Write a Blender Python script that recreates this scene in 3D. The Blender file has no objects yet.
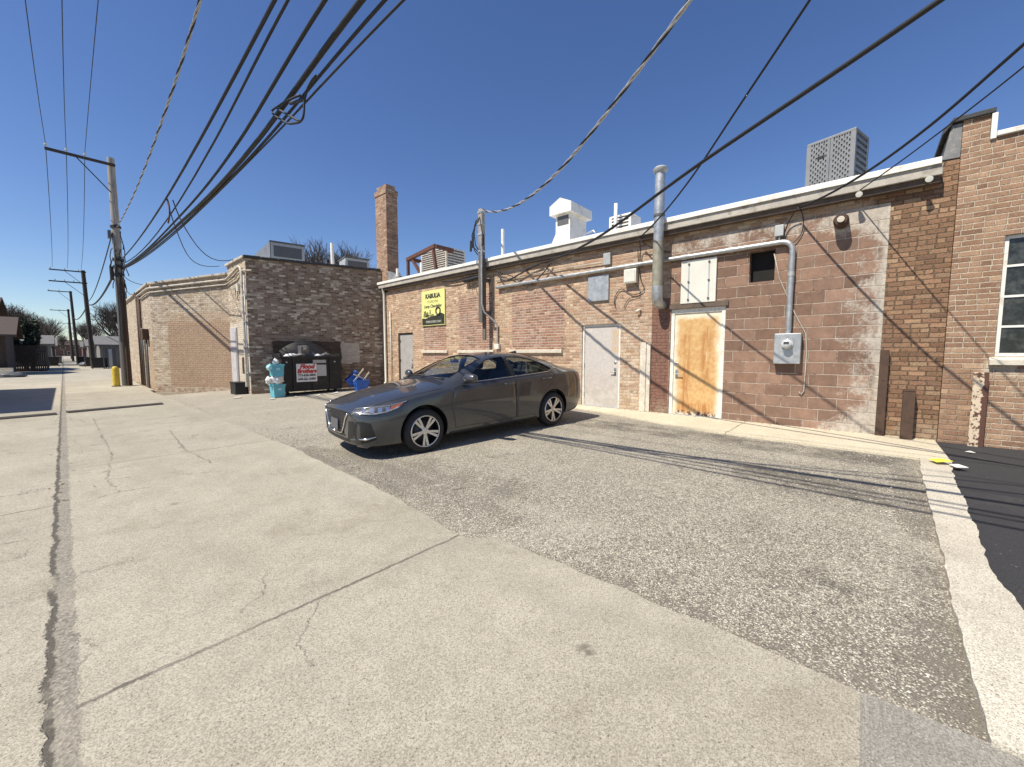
import bpy, bmesh, math, random
import numpy as np
from mathutils import Vector, Matrix, Euler
from mathutils.bvhtree import BVHTree
random.seed(7)
S = bpy.context.scene
COL = S.collection
R = math.radians
PI = math.pi

# ------------------------------------------------------------------ camera, sky, sun, exposure
cd = bpy.data.cameras.new('camera'); cam = bpy.data.objects.new('camera', cd); COL.objects.link(cam)
cd.sensor_width = 36.0; cd.lens = 397.0 / 1024 * 36; cd.clip_start = 0.05; cd.clip_end = 5000
cam.location = (0, 0, 1.5)
cam.rotation_euler = (R(90) - math.atan(30.5 / 397), 0, -R(48.4))
S.camera = cam

SUN_EL, SUN_PHI = 55.0, 13.0       # elevation; sun stands towards -X, turned 13 deg towards +Y
sdir = Vector((-math.cos(R(SUN_PHI)) * math.cos(R(SUN_EL)), math.sin(R(SUN_PHI)) * math.cos(R(SUN_EL)), math.sin(R(SUN_EL))))
w = bpy.data.worlds.new('World'); S.world = w; w.use_nodes = True
wn = w.node_tree.nodes; wl = w.node_tree.links
bg = wn['Background']; bg.inputs['Strength'].default_value = 0.100
sky = wn.new('ShaderNodeTexSky'); sky.sky_type = 'NISHITA'; sky.sun_disc = False
sky.sun_elevation = R(SUN_EL); sky.sun_rotation = math.atan2(sdir.x, sdir.y)
sky.altitude = 200; sky.air_density = 1.0; sky.dust_density = 0.25; sky.ozone_density = 3.2
hs = wn.new('ShaderNodeHueSaturation'); hs.inputs['Saturation'].default_value = 1.15; hs.inputs['Hue'].default_value = .511
wl.new(sky.outputs[0], hs.inputs['Color']); wl.new(hs.outputs[0], bg.inputs[0])
sl = bpy.data.lights.new('sun', 'SUN'); sun = bpy.data.objects.new('sun', sl); COL.objects.link(sun)
sl.energy = 4.8; sl.angle = R(0.5); sl.color = (1.0, 0.935, 0.81)
sun.rotation_euler = (-sdir).to_track_quat('-Z', 'Y').to_euler(); sun.location = (-20, 5, 30)
S.view_settings.view_transform = 'Standard'; S.view_settings.look = 'None'
S.view_settings.exposure = 0.42; S.view_settings.gamma = 1
S.view_settings.use_curve_mapping = False

# ------------------------------------------------------------------ objects
def wmat(o):
    m = Matrix.LocRotScale(o.location, o.rotation_euler, o.scale)
    return wmat(o.parent) @ m if o.parent else m

def tag(o, label=None, cat=None, group=None, kind=None):
    if label: o['label'] = label
    if cat: o['category'] = cat
    if group: o['group'] = group
    if kind: o['kind'] = kind
    return o

def thing(name, label, cat, loc=(0, 0, 0), rot=(0, 0, 0), group=None):
    o = bpy.data.objects.new(name, None); COL.objects.link(o)
    o.location = loc; o.rotation_euler = rot; o.empty_display_size = 0.2
    return tag(o, label, cat, group)

def link_mesh(name, me, mat, parent=None, world=True):
    if mat is not None and not me.materials: me.materials.append(mat)
    o = bpy.data.objects.new(name, me); COL.objects.link(o)
    if parent:
        o.parent = parent
        if world: me.transform(wmat(parent).inverted())
    return o

def copy_tree(o, parent=None):
    c = o.copy(); COL.objects.link(c); c.parent = parent
    if parent is None and o.parent is None: pass
    for ch in [x for x in o.children]: copy_tree(ch, c)
    return c

class MB:
    def __init__(s): s.bm = bmesh.new()
    def box(s, c, d, rot=None, bev=0.0):
        m = Matrix.Translation(c) @ (Euler(rot).to_matrix().to_4x4() if rot else Matrix()) @ Matrix.Diagonal((d[0], d[1], d[2], 1))
        r = bmesh.ops.create_cube(s.bm, size=1, matrix=m)
        if bev > 0:
            es = list({e for v in r['verts'] for e in v.link_edges})
            bmesh.ops.bevel(s.bm, geom=es, offset=bev, segments=2, affect='EDGES', profile=0.6)
        return s
    def bx(s, x0, x1, y0, y1, z0, z1, bev=0.0):
        return s.box(((x0 + x1) / 2, (y0 + y1) / 2, (z0 + z1) / 2), (abs(x1 - x0), abs(y1 - y0), abs(z1 - z0)), None, bev)
    def poly(s, pts):
        return s.bm.faces.new([s.bm.verts.new(p) for p in pts])
    def prism(s, pts, vec):
        vec = Vector(vec); a = [s.bm.verts.new(p) for p in pts]; b = [s.bm.verts.new(Vector(p) + vec) for p in pts]
        n = len(pts); s.bm.faces.new(a[::-1]); s.bm.faces.new(b)
        for i in range(n): s.bm.faces.new((a[i], a[(i + 1) % n], b[(i + 1) % n], b[i]))
        return s
    def tube(s, pts, r, n=8, caps=True, closed=False):
        pts = [Vector(p) for p in pts]; k = len(pts); rings = []
        rs = r if hasattr(r, '__len__') else [r] * k
        up = Vector((0, 0, 1)); prev = None
        for i, p in enumerate(pts):
            if closed: t = pts[(i + 1) % k] - pts[i - 1]
            else: t = (pts[min(i + 1, k - 1)] - pts[max(i - 1, 0)])
            t = t.normalized() if t.length > 1e-9 else Vector((0, 0, 1))
            if prev is None:
                a = t.cross(up)
                if a.length < 1e-3: a = t.cross(Vector((1, 0, 0)))
            else:
                a = prev - t * prev.dot(t)
                if a.length < 1e-5: a = t.cross(up)
            a.normalize(); prev = a; b = t.cross(a)
            rings.append([s.bm.verts.new(p + (a * math.cos(2 * PI * j / n) + b * math.sin(2 * PI * j / n)) * rs[i]) for j in range(n)])
        for i in range(k if closed else k - 1):
            A, B = rings[i], rings[(i + 1) % k]
            for j in range(n): s.bm.faces.new((A[j], A[(j + 1) % n], B[(j + 1) % n], B[j]))
        if caps and not closed and n > 2:
            s.bm.faces.new(rings[0][::-1]); s.bm.faces.new(rings[-1])
        return s
    def lathe(s, prof, c=(0, 0, 0), rot=None, n=24, caps=True):
        m = Matrix.Translation(c) @ (Euler(rot).to_matrix().to_4x4() if rot else Matrix())
        rings = []
        for r, h in prof:
            rings.append([s.bm.verts.new(m @ Vector((r * math.cos(2 * PI * j / n), r * math.sin(2 * PI * j / n), h))) for j in range(n)])
        for A, B in zip(rings, rings[1:]):
            for j in range(n): s.bm.faces.new((A[j], A[(j + 1) % n], B[(j + 1) % n], B[j]))
        if caps and prof[0][0] > 1e-6: s.bm.faces.new(rings[0][::-1])
        if caps and prof[-1][0] > 1e-6: s.bm.faces.new(rings[-1])
        return s
    def grid(s, rows):
        vs = [[s.bm.verts.new(p) for p in r] for r in rows]
        for a, b in zip(vs, vs[1:]):
            for j in range(len(a) - 1): s.bm.faces.new((a[j], a[j + 1], b[j + 1], b[j]))
        return s
    def build(s, name, mat, parent=None, smooth=False, world=True, sharp=None, dist=1e-6, norm=True):
        bmesh.ops.remove_doubles(s.bm, verts=s.bm.verts, dist=dist)
        if norm: bmesh.ops.recalc_face_normals(s.bm, faces=s.bm.faces)
        me = bpy.data.meshes.new(name); s.bm.to_mesh(me); s.bm.free()
        if smooth:
            for p in me.polygons: p.use_smooth = True
            if sharp: me.set_sharp_from_angle(angle=R(sharp))
        return link_mesh(name, me, mat, parent, world)

def text(name, body, size, m, mat, parent, shear=0.0, ext=0.002, sx=1.0, bold=0.0, align='CENTER'):
    cu = bpy.data.curves.new(name, 'FONT'); cu.body = body; cu.size = size; cu.shear = shear; cu.extrude = ext; cu.offset = bold
    cu.align_x = align; cu.align_y = 'CENTER'; cu.resolution_u = 3
    o = bpy.data.objects.new(name, cu); COL.objects.link(o)
    dg = bpy.context.evaluated_depsgraph_get()
    me = bpy.data.meshes.new_from_object(o.evaluated_get(dg)); bpy.data.objects.remove(o)
    me.transform(m @ Matrix.Diagonal((sx, 1, 1, 1)))
    me.materials.clear()
    return link_mesh(name, me, mat, parent)

def eval_mesh(o):
    dg = bpy.context.evaluated_depsgraph_get(); dg.update()
    return bpy.data.meshes.new_from_object(o.evaluated_get(dg))

# ------------------------------------------------------------------ materials
class N:
    def __init__(s, name):
        s.mat = bpy.data.materials.new(name); s.mat.use_nodes = True
        s.t = s.mat.node_tree; s.b = s.t.nodes['Principled BSDF']
        s._pos = None; s._xyz = None; s._obj = None
    def node(s, ty, **kw):
        n = s.t.nodes.new(ty)
        for k, v in kw.items(): setattr(n, k, v)
        return n
    def put(s, sock, v):
        if hasattr(v, 'is_output'): s.t.links.new(v, sock)
        elif isinstance(v, (tuple, list)):
            sock.default_value = (v[0], v[1], v[2], 1.0) if sock.type == 'RGBA' else v
        else:
            sock.default_value = (v, v, v, 1) if sock.type == 'RGBA' else v
    @property
    def pos(s):
        if s._pos is None: s._pos = s.node('ShaderNodeNewGeometry').outputs['Position']
        return s._pos
    @property
    def obj(s):
        if s._obj is None: s._obj = s.node('ShaderNodeTexCoord').outputs['Object']
        return s._obj
    @property
    def xyz(s):
        if s._xyz is None:
            n = s.node('ShaderNodeSeparateXYZ'); s.put(n.inputs[0], s.pos); s._xyz = n.outputs
        return s._xyz
    def m(s, op, a, b=0.0, c=0.0, clamp=False):
        n = s.node('ShaderNodeMath', operation=op, use_clamp=clamp)
        for i, v in enumerate((a, b, c)): s.put(n.inputs[i], v)
        return n.outputs[0]
    def vm(s, op, a, b=(0, 0, 0)):
        n = s.node('ShaderNodeVectorMath', operation=op); s.put(n.inputs[0], a); s.put(n.inputs[1], b)
        return n.outputs['Value'] if op in ('DOT_PRODUCT', 'LENGTH') else n.outputs[0]
    def vec(s, x, y, z):
        n = s.node('ShaderNodeCombineXYZ')
        for i, v in enumerate((x, y, z)): s.put(n.inputs[i], v)
        return n.outputs[0]
    def noise(s, scale, detail=3, rough=0.55, vec=None, out=0, dist=0.0):
        n = s.node('ShaderNodeTexNoise'); s.put(n.inputs['Vector'], vec if vec is not None else s.pos)
        n.inputs['Scale'].default_value = scale; n.inputs['Detail'].default_value = detail
        n.inputs['Roughness'].default_value = rough; n.inputs['Distortion'].default_value = dist
        return n.outputs[out]
    def vor(s, scale, feature='F1', vec=None, out='Distance', rnd=1.0):
        n = s.node('ShaderNodeTexVoronoi', feature=feature); s.put(n.inputs['Vector'], vec if vec is not None else s.pos)
        n.inputs['Scale'].default_value = scale; n.inputs['Randomness'].default_value = rnd
        return n.outputs[out]
    def white(s, vec, out='Value', dim='2D'):
        n = s.node('ShaderNodeTexWhiteNoise', noise_dimensions=dim); s.put(n.inputs['Vector'], vec); return n.outputs[out]
    def sm(s, v, a, b, to0=0.0, to1=1.0):
        n = s.node('ShaderNodeMapRange', interpolation_type='SMOOTHSTEP'); s.put(n.inputs[0], v)
        for i, q in zip((1, 2, 3, 4), (a, b, to0, to1)): s.put(n.inputs[i], q)
        return n.outputs[0]
    def lin(s, v, a, b, to0=0.0, to1=1.0):
        n = s.node('ShaderNodeMapRange'); s.put(n.inputs[0], v)
        for i, q in zip((1, 2, 3, 4), (a, b, to0, to1)): s.put(n.inputs[i], q)
        return n.outputs[0]
    def ramp(s, v, stops, const=False):
        n = s.node('ShaderNodeValToRGB'); s.put(n.inputs[0], v); cr = n.color_ramp
        if const: cr.interpolation = 'CONSTANT'
        while len(cr.elements) < len(stops): cr.elements.new(0.5)
        for e, (p, c) in zip(cr.elements, stops):
            e.position = p; e.color = (c[0], c[1], c[2], 1) if hasattr(c, '__len__') else (c, c, c, 1)
        return n.outputs[0]
    def mix(s, f, a, b, mode='MIX'):
        n = s.node('ShaderNodeMix', data_type='RGBA', blend_type=mode); n.clamp_factor = True
        s.put(n.inputs[0], f); s.put(n.inputs[6], a); s.put(n.inputs[7], b); return n.outputs[2]
    def mul(s, col, v): return s.mix(1.0, col, v, 'MULTIPLY')
    def bump(s, h, dist=0.01, strength=1.0, prev=None):
        n = s.node('ShaderNodeBump'); n.inputs['Distance'].default_value = dist; n.inputs['Strength'].default_value = strength
        s.put(n.inputs['Height'], h)
        if prev is not None: s.put(n.inputs['Normal'], prev)
        return n.outputs[0]
    def seg(s, X, Y, p, q):
        """distance in the ground plane to the segment p-q"""
        dx, dy = q[0] - p[0], q[1] - p[1]; L = math.hypot(dx, dy); ux, uy = dx / L, dy / L
        ax = s.m('SUBTRACT', X, p[0]); ay = s.m('SUBTRACT', Y, p[1])
        t = s.m('ADD', s.m('MULTIPLY', ax, ux), s.m('MULTIPLY', ay, uy)); t = s.m('MINIMUM', s.m('MAXIMUM', t, 0.0), L)
        ex = s.m('SUBTRACT', ax, s.m('MULTIPLY', t, ux)); ey = s.m('SUBTRACT', ay, s.m('MULTIPLY', t, uy))
        return s.m('SQRT', s.m('ADD', s.m('MULTIPLY', ex, ex), s.m('MULTIPLY', ey, ey)))
    def box(s, u, v, u0, u1, v0, v1, soft=0.03, jit=None):
        if jit is not None: u = s.m('ADD', u, jit); v = s.m('ADD', v, jit)
        a = s.sm(u, u0 - soft, u0 + soft); b = s.sm(u, u1 + soft, u1 - soft)
        c = s.sm(v, v0 - soft, v0 + soft); d = s.sm(v, v1 + soft, v1 - soft)
        return s.m('MULTIPLY', s.m('MULTIPLY', a, b), s.m('MULTIPLY', c, d))
    def done(s, col, rough=0.8, metal=0.0, normal=None, **kw):
        s.put(s.b.inputs['Base Color'], col); s.put(s.b.inputs['Roughness'], rough); s.put(s.b.inputs['Metallic'], metal)
        if normal is not None: s.put(s.b.inputs['Normal'], normal)
        for k, v in kw.items(): s.put(s.b.inputs[k.replace('_', ' ')], v)
        return s.mat

def simple(name, col, rough=0.6, metal=0.0, var=0.25, scale=6, bump=0.0, bscale=80, dirt=None, **kw):
    """one weathered coat: the colour wanders by var, dirt is a second colour in patches"""
    n = N(name)
    a = n.noise(scale, 5, 0.6); b = n.noise(scale * 9, 3, 0.6)
    f = n.lin(n.m('ADD', n.m('MULTIPLY', a, .7), n.m('MULTIPLY', b, .3)), .3, .7, 1 - var, 1 + var)
    c = n.mul(col, f)
    if dirt: c = n.mix(n.sm(n.noise(scale * 1.7, 6, .7), .52, .68), c, dirt)
    nm = n.bump(n.noise(bscale, 3), bump * .02) if bump else None
    return n.done(c, n.lin(a, .3, .7, max(0, rough - .1), min(1, rough + .12)), metal, nm, **kw)

def brick_base(n, u, v, bw, bh, mort, header=6, soft=0.004, wob=0.006, z0=0.0):
    """cell coordinates of a brick bond: returns mortar mask, id (0..1), second id, relief"""
    wn_ = n.noise(9, 3, .6, out=1)
    sp = n.node('ShaderNodeSeparateColor'); n.put(sp.inputs[0], wn_)
    u = n.m('ADD', u, n.m('MULTIPLY', n.m('SUBTRACT', sp.outputs[0], .5), wob * 3))
    v = n.m('ADD', n.m('SUBTRACT', v, z0), n.m('MULTIPLY', n.m('SUBTRACT', sp.outputs[1], .5), wob * 2.2))
    rv = n.m('DIVIDE', v, bh); row = n.m('FLOOR', rv)
    odd = n.m('FLOORED_MODULO', row, 2.0)
    uu = n.m('ADD', n.m('DIVIDE', u, bw), n.m('MULTIPLY', odd, .5))
    if header:
        hd = n.m('LESS_THAN', n.m('FLOORED_MODULO', row, float(header)), .5)
        uu = n.m('MULTIPLY', uu, n.m('ADD', 1.0, hd)); wid = n.m('DIVIDE', bw, n.m('ADD', 1.0, hd))
    else: wid = bw
    uu = n.m('ADD', uu, n.m('MULTIPLY', n.white(n.vec(row, 3.7, 0)), .18))
    colm = n.m('FLOOR', uu)
    fx = n.m('MULTIPLY', n.m('FRACT', uu), wid); fy = n.m('MULTIPLY', n.m('FRACT', rv), bh)
    d = n.m('MINIMUM', n.m('MINIMUM', fx, n.m('SUBTRACT', wid, fx)), n.m('MINIMUM', fy, n.m('SUBTRACT', bh, fy)))
    d = n.m('ADD', d, n.m('MULTIPLY', n.m('SUBTRACT', n.noise(60, 3, .7), .5), mort * 1.1))
    mm = n.sm(d, mort / 2 + soft, mort / 2 - soft)
    idv = n.vec(colm, row, 0)
    return mm, n.white(idv), n.white(n.vm('ADD', idv, (17.3, 5.1, 0))), d
# ================================================================== GROUND
def zlot(x): return -0.02 + 0.13 * min(max((x - 2.2) / 5.2, 0), 1.0)

def mat_concrete(name, c0, c1, joints=(), seam=False, broom=False, cracks=True, spots=0.5, lines=()):
    n = N(name); X, Y, Z = n.xyz
    big = n.noise(0.55, 5, .6); mid = n.noise(4.5, 5, .65); fine = n.noise(130, 3, .7); fine2 = n.noise(420, 2, .6)
    col = n.mix(n.lin(n.m('ADD', n.m('MULTIPLY', big, .6), n.m('MULTIPLY', mid, .4)), .36, .64), c0, c1)
    # sand and exposed stones
    st = n.vor(170, out='Color'); sp = n.node('ShaderNodeSeparateColor'); n.put(sp.inputs[0], st)
    sd = n.vor(170); st2 = n.vor(62, out='Color'); sq = n.node('ShaderNodeSeparateColor'); n.put(sq.inputs[0], st2); sd2 = n.vor(62)
    col = n.mul(col, n.lin(n.m('ADD', n.m('MULTIPLY', sp.outputs[0], .5), n.m('MULTIPLY', fine, .5)), .2, .8, .66, 1.30))
    col = n.mix(n.m('MULTIPLY', n.m('MULTIPLY', n.m('GREATER_THAN', sq.outputs[0], .93), n.sm(sd2, .34, .2)), .75), col, (.13, .10, .075))
    stone = n.m('MULTIPLY', n.m('GREATER_THAN', sp.outputs[1], .84), n.sm(sd, .55, .35))
    col = n.mix(n.m('MULTIPLY', stone, .8), col, (.16, .13, .10))
    pale = n.m('MULTIPLY', n.m('LESS_THAN', sp.outputs[1], .10), n.sm(sd, .5, .3))
    col = n.mix(n.m('MULTIPLY', pale, .5), col, (.62, .58, .52))
    # dark little stains and chips
    chip = n.m('MULTIPLY', n.m('GREATER_THAN', n.noise(13, 4, .7), .69), spots)
    col = n.mix(chip, col, n.mul(col, .5))
    stain = n.m('MULTIPLY', n.sm(n.noise(1.3, 6, .7, dist=.6), .56, .72), .35)
    col = n.mix(stain, col, n.mul(col, .62))
    h = n.m('ADD', n.m('MULTIPLY', fine, .5), n.m('MULTIPLY', fine2, .3))
    j = n.m('SUBTRACT', n.noise(5, 4, .7), .5); j2 = n.m('SUBTRACT', n.noise(38, 3, .7), .5)
    jit = n.m('ADD', n.m('MULTIPLY', j, .05), n.m('MULTIPLY', j2, .022))
    dark = 0.0
    if lines:
        wx = n.m('ADD', X, n.m('MULTIPLY', n.m('SUBTRACT', n.noise(7, 5, .75), .5), .16)); wy = n.m('ADD', Y, n.m('MULTIPLY', n.m('SUBTRACT', n.noise(8.3, 5, .75), .5), .16))
        for P in lines:
            for p, q in zip(P, P[1:]):
                d = n.seg(wx, wy, p, q); wd_ = .0022 + .0006 * p[1]
                dark = n.m('MAXIMUM', dark, n.m('MULTIPLY', n.sm(d, wd_ * 1.6, wd_ * .5), n.lin(n.noise(4, 3),   .35, .6, .15, .8)))
        # each slab was poured on its own day
        slab = n.m('ADD', n.m('MULTIPLY', n.m('GREATER_THAN', X, -.07), 7.0), 0.0)
        for yy in (2.43, 7.6, 12.1, 17.2, 22, 27, 32, 38): slab = n.m('ADD', slab, n.m('GREATER_THAN', n.m('ADD', Y, jit), yy))
        col = n.mul(col, n.lin(n.white(n.vec(slab, 1.3, 0)), 0, 1, .86, 1.07))
        blotch = n.m('MULTIPLY', n.sm(n.noise(.9, 6, .72, dist=1.2), .54, .64), .30); col = n.mix(blotch, col, n.mul(col, (.66, .62, .56)))
        tyre = n.m('MULTIPLY', n.m('MULTIPLY', n.m('MAXIMUM', n.sm(n.m('ABSOLUTE', n.m('SUBTRACT', X, .62)), .28, .05), n.sm(n.m('ABSOLUTE', n.m('SUBTRACT', X, 1.95)), .28, .05)), n.sm(n.noise(1.2, 5, .7), .36, .62)), .16); col = n.mix(tyre, col, (.20, .175, .14))
        drip = n.m('MULTIPLY', n.sm(n.vor(1.15), .075, .03), n.sm(n.noise(20, 4, .7), .38, .55)); col = n.mix(n.m('MULTIPLY', drip, .7), col, (.10, .085, .065))
    for (yy, hw, xa, xb) in joints:
        d = n.m('ABSOLUTE', n.m('SUBTRACT', n.m('ADD', Y, jit), yy))
        k = n.m('MULTIPLY', n.m('MULTIPLY', n.sm(n.m('ADD', d, n.m('MULTIPLY', n.m('SUBTRACT', n.noise(26, 5, .8), .5), hw * 2.2)), hw * 1.35, hw * .45), n.lin(n.noise(3.1, 4, .7), .3, .62, .35, 1.0)), n.m('MULTIPLY', n.m('GREATER_THAN', X, xa), n.m('LESS_THAN', X, xb)))
        dark = n.m('MAXIMUM', dark, k)
    if cracks:
        wv = n.vm('ADD', n.pos, n.vm('SCALE', n.noise(1.6, 6, .7, out=1), (0, 0, 0)))
        sc = wv.node; sc_in = sc.inputs[1].links[0].from_node; sc_in.inputs['Scale'].default_value = 0.9
        e = n.vor(0.42, 'DISTANCE_TO_EDGE', vec=wv)
        ck = n.m('MULTIPLY', n.m('MULTIPLY', n.sm(e, .004, .001), n.sm(n.noise(.5, 3), .47, .53)), n.m('MULTIPLY', n.sm(Y, 3.2, 4.5), n.sm(X, 2.1, 1.6)))
        dark = n.m('MAXIMUM', dark, n.m('MULTIPLY', ck, .75))
    col = n.mix(n.m('MULTIPLY', dark, .8), col, (.07, .06, .05))
    h = n.m('SUBTRACT', h, n.m('MULTIPLY', dark, 1.6))
    if seam:
        sx_ = n.m('ADD', n.m('ADD', X, .085), n.m('ADD', n.m('MULTIPLY', j, .09), n.m('MULTIPLY', j2, .045))); d = n.m('ABSOLUTE', sx_); dl = n.m('ABSOLUTE', n.m('ADD', sx_, .045))
        ms = n.m('MULTIPLY', n.sm(n.m('ADD', d, n.m('MULTIPLY', n.m('SUBTRACT', n.noise(22, 5, .8), .5), .03)), .050, .034), n.lin(n.noise(2.4, 4, .7), .3, .55, .6, 1.0)); edge = n.m('MULTIPLY', n.sm(n.m('ADD', dl, n.m('MULTIPLY', n.m('SUBTRACT', n.noise(16, 4, .8), .5), .03)), .020, .006), n.sm(n.noise(2.2, 4), .24, .42))
        tar = n.mix(n.vor(70, out='Color'), (.19, .17, .138), (.34, .31, .25))
        tar = n.mul(tar, n.lin(n.noise(60, 3, .7), .3, .7, .55, 1.3))
        col = n.mix(ms, col, tar); col = n.mix(n.m('MULTIPLY', edge, .85), col, (.05, .043, .035))
        h = n.m('ADD', n.m('SUBTRACT', h, n.m('MULTIPLY', edge, 2.0)), n.m('MULTIPLY', ms, n.m('MULTIPLY', n.vor(70), 1.2)))
    if broom:
        br = n.noise(1.0, 2, .6, vec=n.vec(n.m('MULTIPLY', X, 3.0), n.m('MULTIPLY', Y, 160.0), 0))
        h = n.m('ADD', h, n.m('MULTIPLY', br, 1.1)); col = n.mul(col, n.lin(br, .3, .7, .88, 1.1))
    return n.done(col, .93, 0, n.bump(h, .004, .8))

M = {}
CRACKS = [[(0.37, 13.29), (0.39, 8.23), (0.26, 6.64), (0.32, 5.96)], [(0.06, 5.81), (0.31, 5.97), (0.56, 5.93)], [(1.29, 10.09), (1.17, 7.8), (1.27, 6.6)], [(-0.05, 3.11), (0.03, 2.88)], [(-0.07, 2.7), (-0.02, 2.81)], [(0.47, 10.04), (1.53, 10.63)], [(0.92, 6.19), (1.29, 6.08)], [(0.59, 2.64), (0.73, 2.72), (0.85, 3.03)], [(-0.42, 4.99), (-0.29, 4.98)], [(0.95, 2.41), (0.74, 2.14), (0.7, 1.91)]]
M['alley'] = mat_concrete('alley_concrete', (.345, .311, .240), (.452, .410, .325),
    joints=[(2.43, .012, -.05, 9), (2.12, .014, -9, -.1), (5.9, .010, -9, -.1), (7.6, .007, 0, 9), (12.1, .01, -9, 9), (17.2, .01, -9, 9), (22, .012, -9, 9), (27, .012, -9, 9), (32, .012, -9, 9), (38, .012, -9, 9), (45, .012, -9, 9)], seam=True, lines=CRACKS)
M['new_conc'] = mat_concrete('broomed_concrete', (.255, .235, .20), (.31, .29, .248), broom=True, cracks=False, spots=.2)
M['slab'] = mat_concrete('pale_concrete', (.52, .46, .33), (.64, .57, .43), joints=[(1.72, .012, 6, 9.5), (4.9, .01, 6, 9.5)], cracks=True, spots=.5)
M['kerb'] = mat_concrete('pale_worn_kerb', (.43, .39, .31), (.58, .535, .435), cracks=False, spots=1.0)

def mat_gravel():
    n = N('worn_asphalt_gravel'); X, Y, Z = n.xyz
    v1 = n.vor(115, out='Color'); d1 = n.vor(115); sp = n.node('ShaderNodeSeparateColor'); n.put(sp.inputs[0], v1)
    v2 = n.vor(58, out='Color'); d2 = n.vor(58); sp2 = n.node('ShaderNodeSeparateColor'); n.put(sp2.inputs[0], v2)
    r = n.m('ADD', n.m('MULTIPLY', sp.outputs[0], .62), n.m('MULTIPLY', sp2.outputs[0], .38))
    stones = n.ramp(r, [(.1, (.08, .07, .055)), (.3, (.22, .195, .15)), (.5, (.41, .37, .29)), (.7, (.58, .53, .42)), (.9, (.80, .75, .62))])
    tar = n.mul((.165, .146, .116), n.lin(n.noise(150, 3, .7), .3, .7, .5, 1.6))
    gap = n.sm(n.m('ADD', d1, n.m('MULTIPLY', n.m('SUBTRACT', n.noise(210, 2), .5), .35)), .40, .60)
    c = n.mix(n.m('MULTIPLY', gap, .8), stones, tar)
    # patches where the binder still covers the stones: broad worn tracks, an oily stretch by the pavement, the alley edge
    jit = n.m('MULTIPLY', n.m('SUBTRACT', n.noise(1.4, 4, .65), .5), 1.1)
    big = n.m('ADD', n.m('MULTIPLY', n.noise(.55, 4, .6, dist=.5), .5), n.m('ADD', n.m('MULTIPLY', n.noise(2.2, 5, .7), .3), n.m('MULTIPLY', n.noise(9, 4, .7), .2)))
    edge = n.sm(n.m('ADD', X, n.m('MULTIPLY', jit, .8)), 2.95, 2.30)
    oil = n.box(X, Y, 5.0, 5.8, -.3, 1.2, .3, jit); oil2 = n.box(X, Y, 6.7, 7.4, -.5, 4.4, .2, n.m('MULTIPLY', jit, .45)); oil3 = n.box(X, Y, 2.2, 3.5, 2.2, 6.0, .5, jit); oil4 = n.box(X, Y, 3.1, 4.4, .1, 1.5, .5, jit); oil5 = n.box(X, Y, 2.3, 7.0, -.55, -.28, .1, n.m('MULTIPLY', jit, .2))
    zone = n.m('MAXIMUM', n.m('MAXIMUM', n.m('MULTIPLY', edge, .8), n.m('MULTIPLY', oil4, .7)), n.m('MAXIMUM', n.m('MAXIMUM', oil, oil2), n.m('MAXIMUM', n.m('MULTIPLY', oil3, .9), n.m('MULTIPLY', oil5, .9))))
    far = n.sm(Y, 6.5, 9.5)
    cover = n.sm(n.m('ADD', big, n.m('MULTIPLY', zone, .15)), .50, .72)
    cover = n.m('MULTIPLY', cover, n.m('SUBTRACT', 1.0, n.m('MULTIPLY', far, .5)))
    keep = n.m('GREATER_THAN', n.m('ADD', sp.outputs[2], n.m('MULTIPLY', n.noise(30, 2), .3)), n.lin(cover, 0, 1, -.15, .80))
    c = n.mix(n.m('SUBTRACT', 1.0, keep), c, tar)
    c = n.mix(n.m('MULTIPLY', far, .35), c, (.40, .36, .29))
    dust = n.m('MULTIPLY', n.sm(n.noise(.8, 5, .65), .48, .66), n.m('SUBTRACT', .28, n.m('MULTIPLY', cover, .28))); c = n.mix(dust, c, n.mul((.52, .47, .38), n.lin(n.noise(120, 3, .7), .3, .7, .7, 1.2)))
    oily = n.m('MULTIPLY', n.m('MAXIMUM', oil, oil2), n.sm(n.noise(2.6, 6, .72), .42, .58)); c = n.mix(n.m('MULTIPLY', oily, .6), c, n.mul(c, .38))
    blot = n.m('MULTIPLY', n.sm(n.noise(1.7, 6, .72, dist=.8), .61, .68), .6)
    c = n.mix(blot, c, n.mul(c, .4))
    h = n.m('SUBTRACT', n.m('MULTIPLY', n.m('SUBTRACT', 1.0, d1), n.lin(keep, 0, 1, .5, 1.0)), 0.0)
    h = n.m('ADD', h, n.m('MULTIPLY', n.noise(220, 2), .35))
    return n.done(c, .92, 0, n.bump(h, .007, .85))
M['gravel'] = mat_gravel()

def mat_asphalt():
    n = N('fresh_asphalt'); d = n.vor(110); f = n.noise(160, 3, .7)
    c = n.mix(n.sm(f, .4, .7), (.022, .022, .024), (.055, .055, .058))
    c = n.mix(n.m('MULTIPLY', n.sm(n.noise(1.5, 5, .7), .55, .75), .5), c, (.075, .07, .065))
    c = n.mix(n.m('MULTIPLY', n.m('GREATER_THAN', n.noise(34, 2), .75), .6), c, (.35, .32, .28))
    return n.done(c, .82, 0, n.bump(n.m('ADD', d, f), .004, .7))
M['asphalt'] = mat_asphalt()
M['dirt'] = simple('dry_ground', (.20, .17, .125), .95, 0, .35, .6, .02, 30, (.11, .095, .07))

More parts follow.
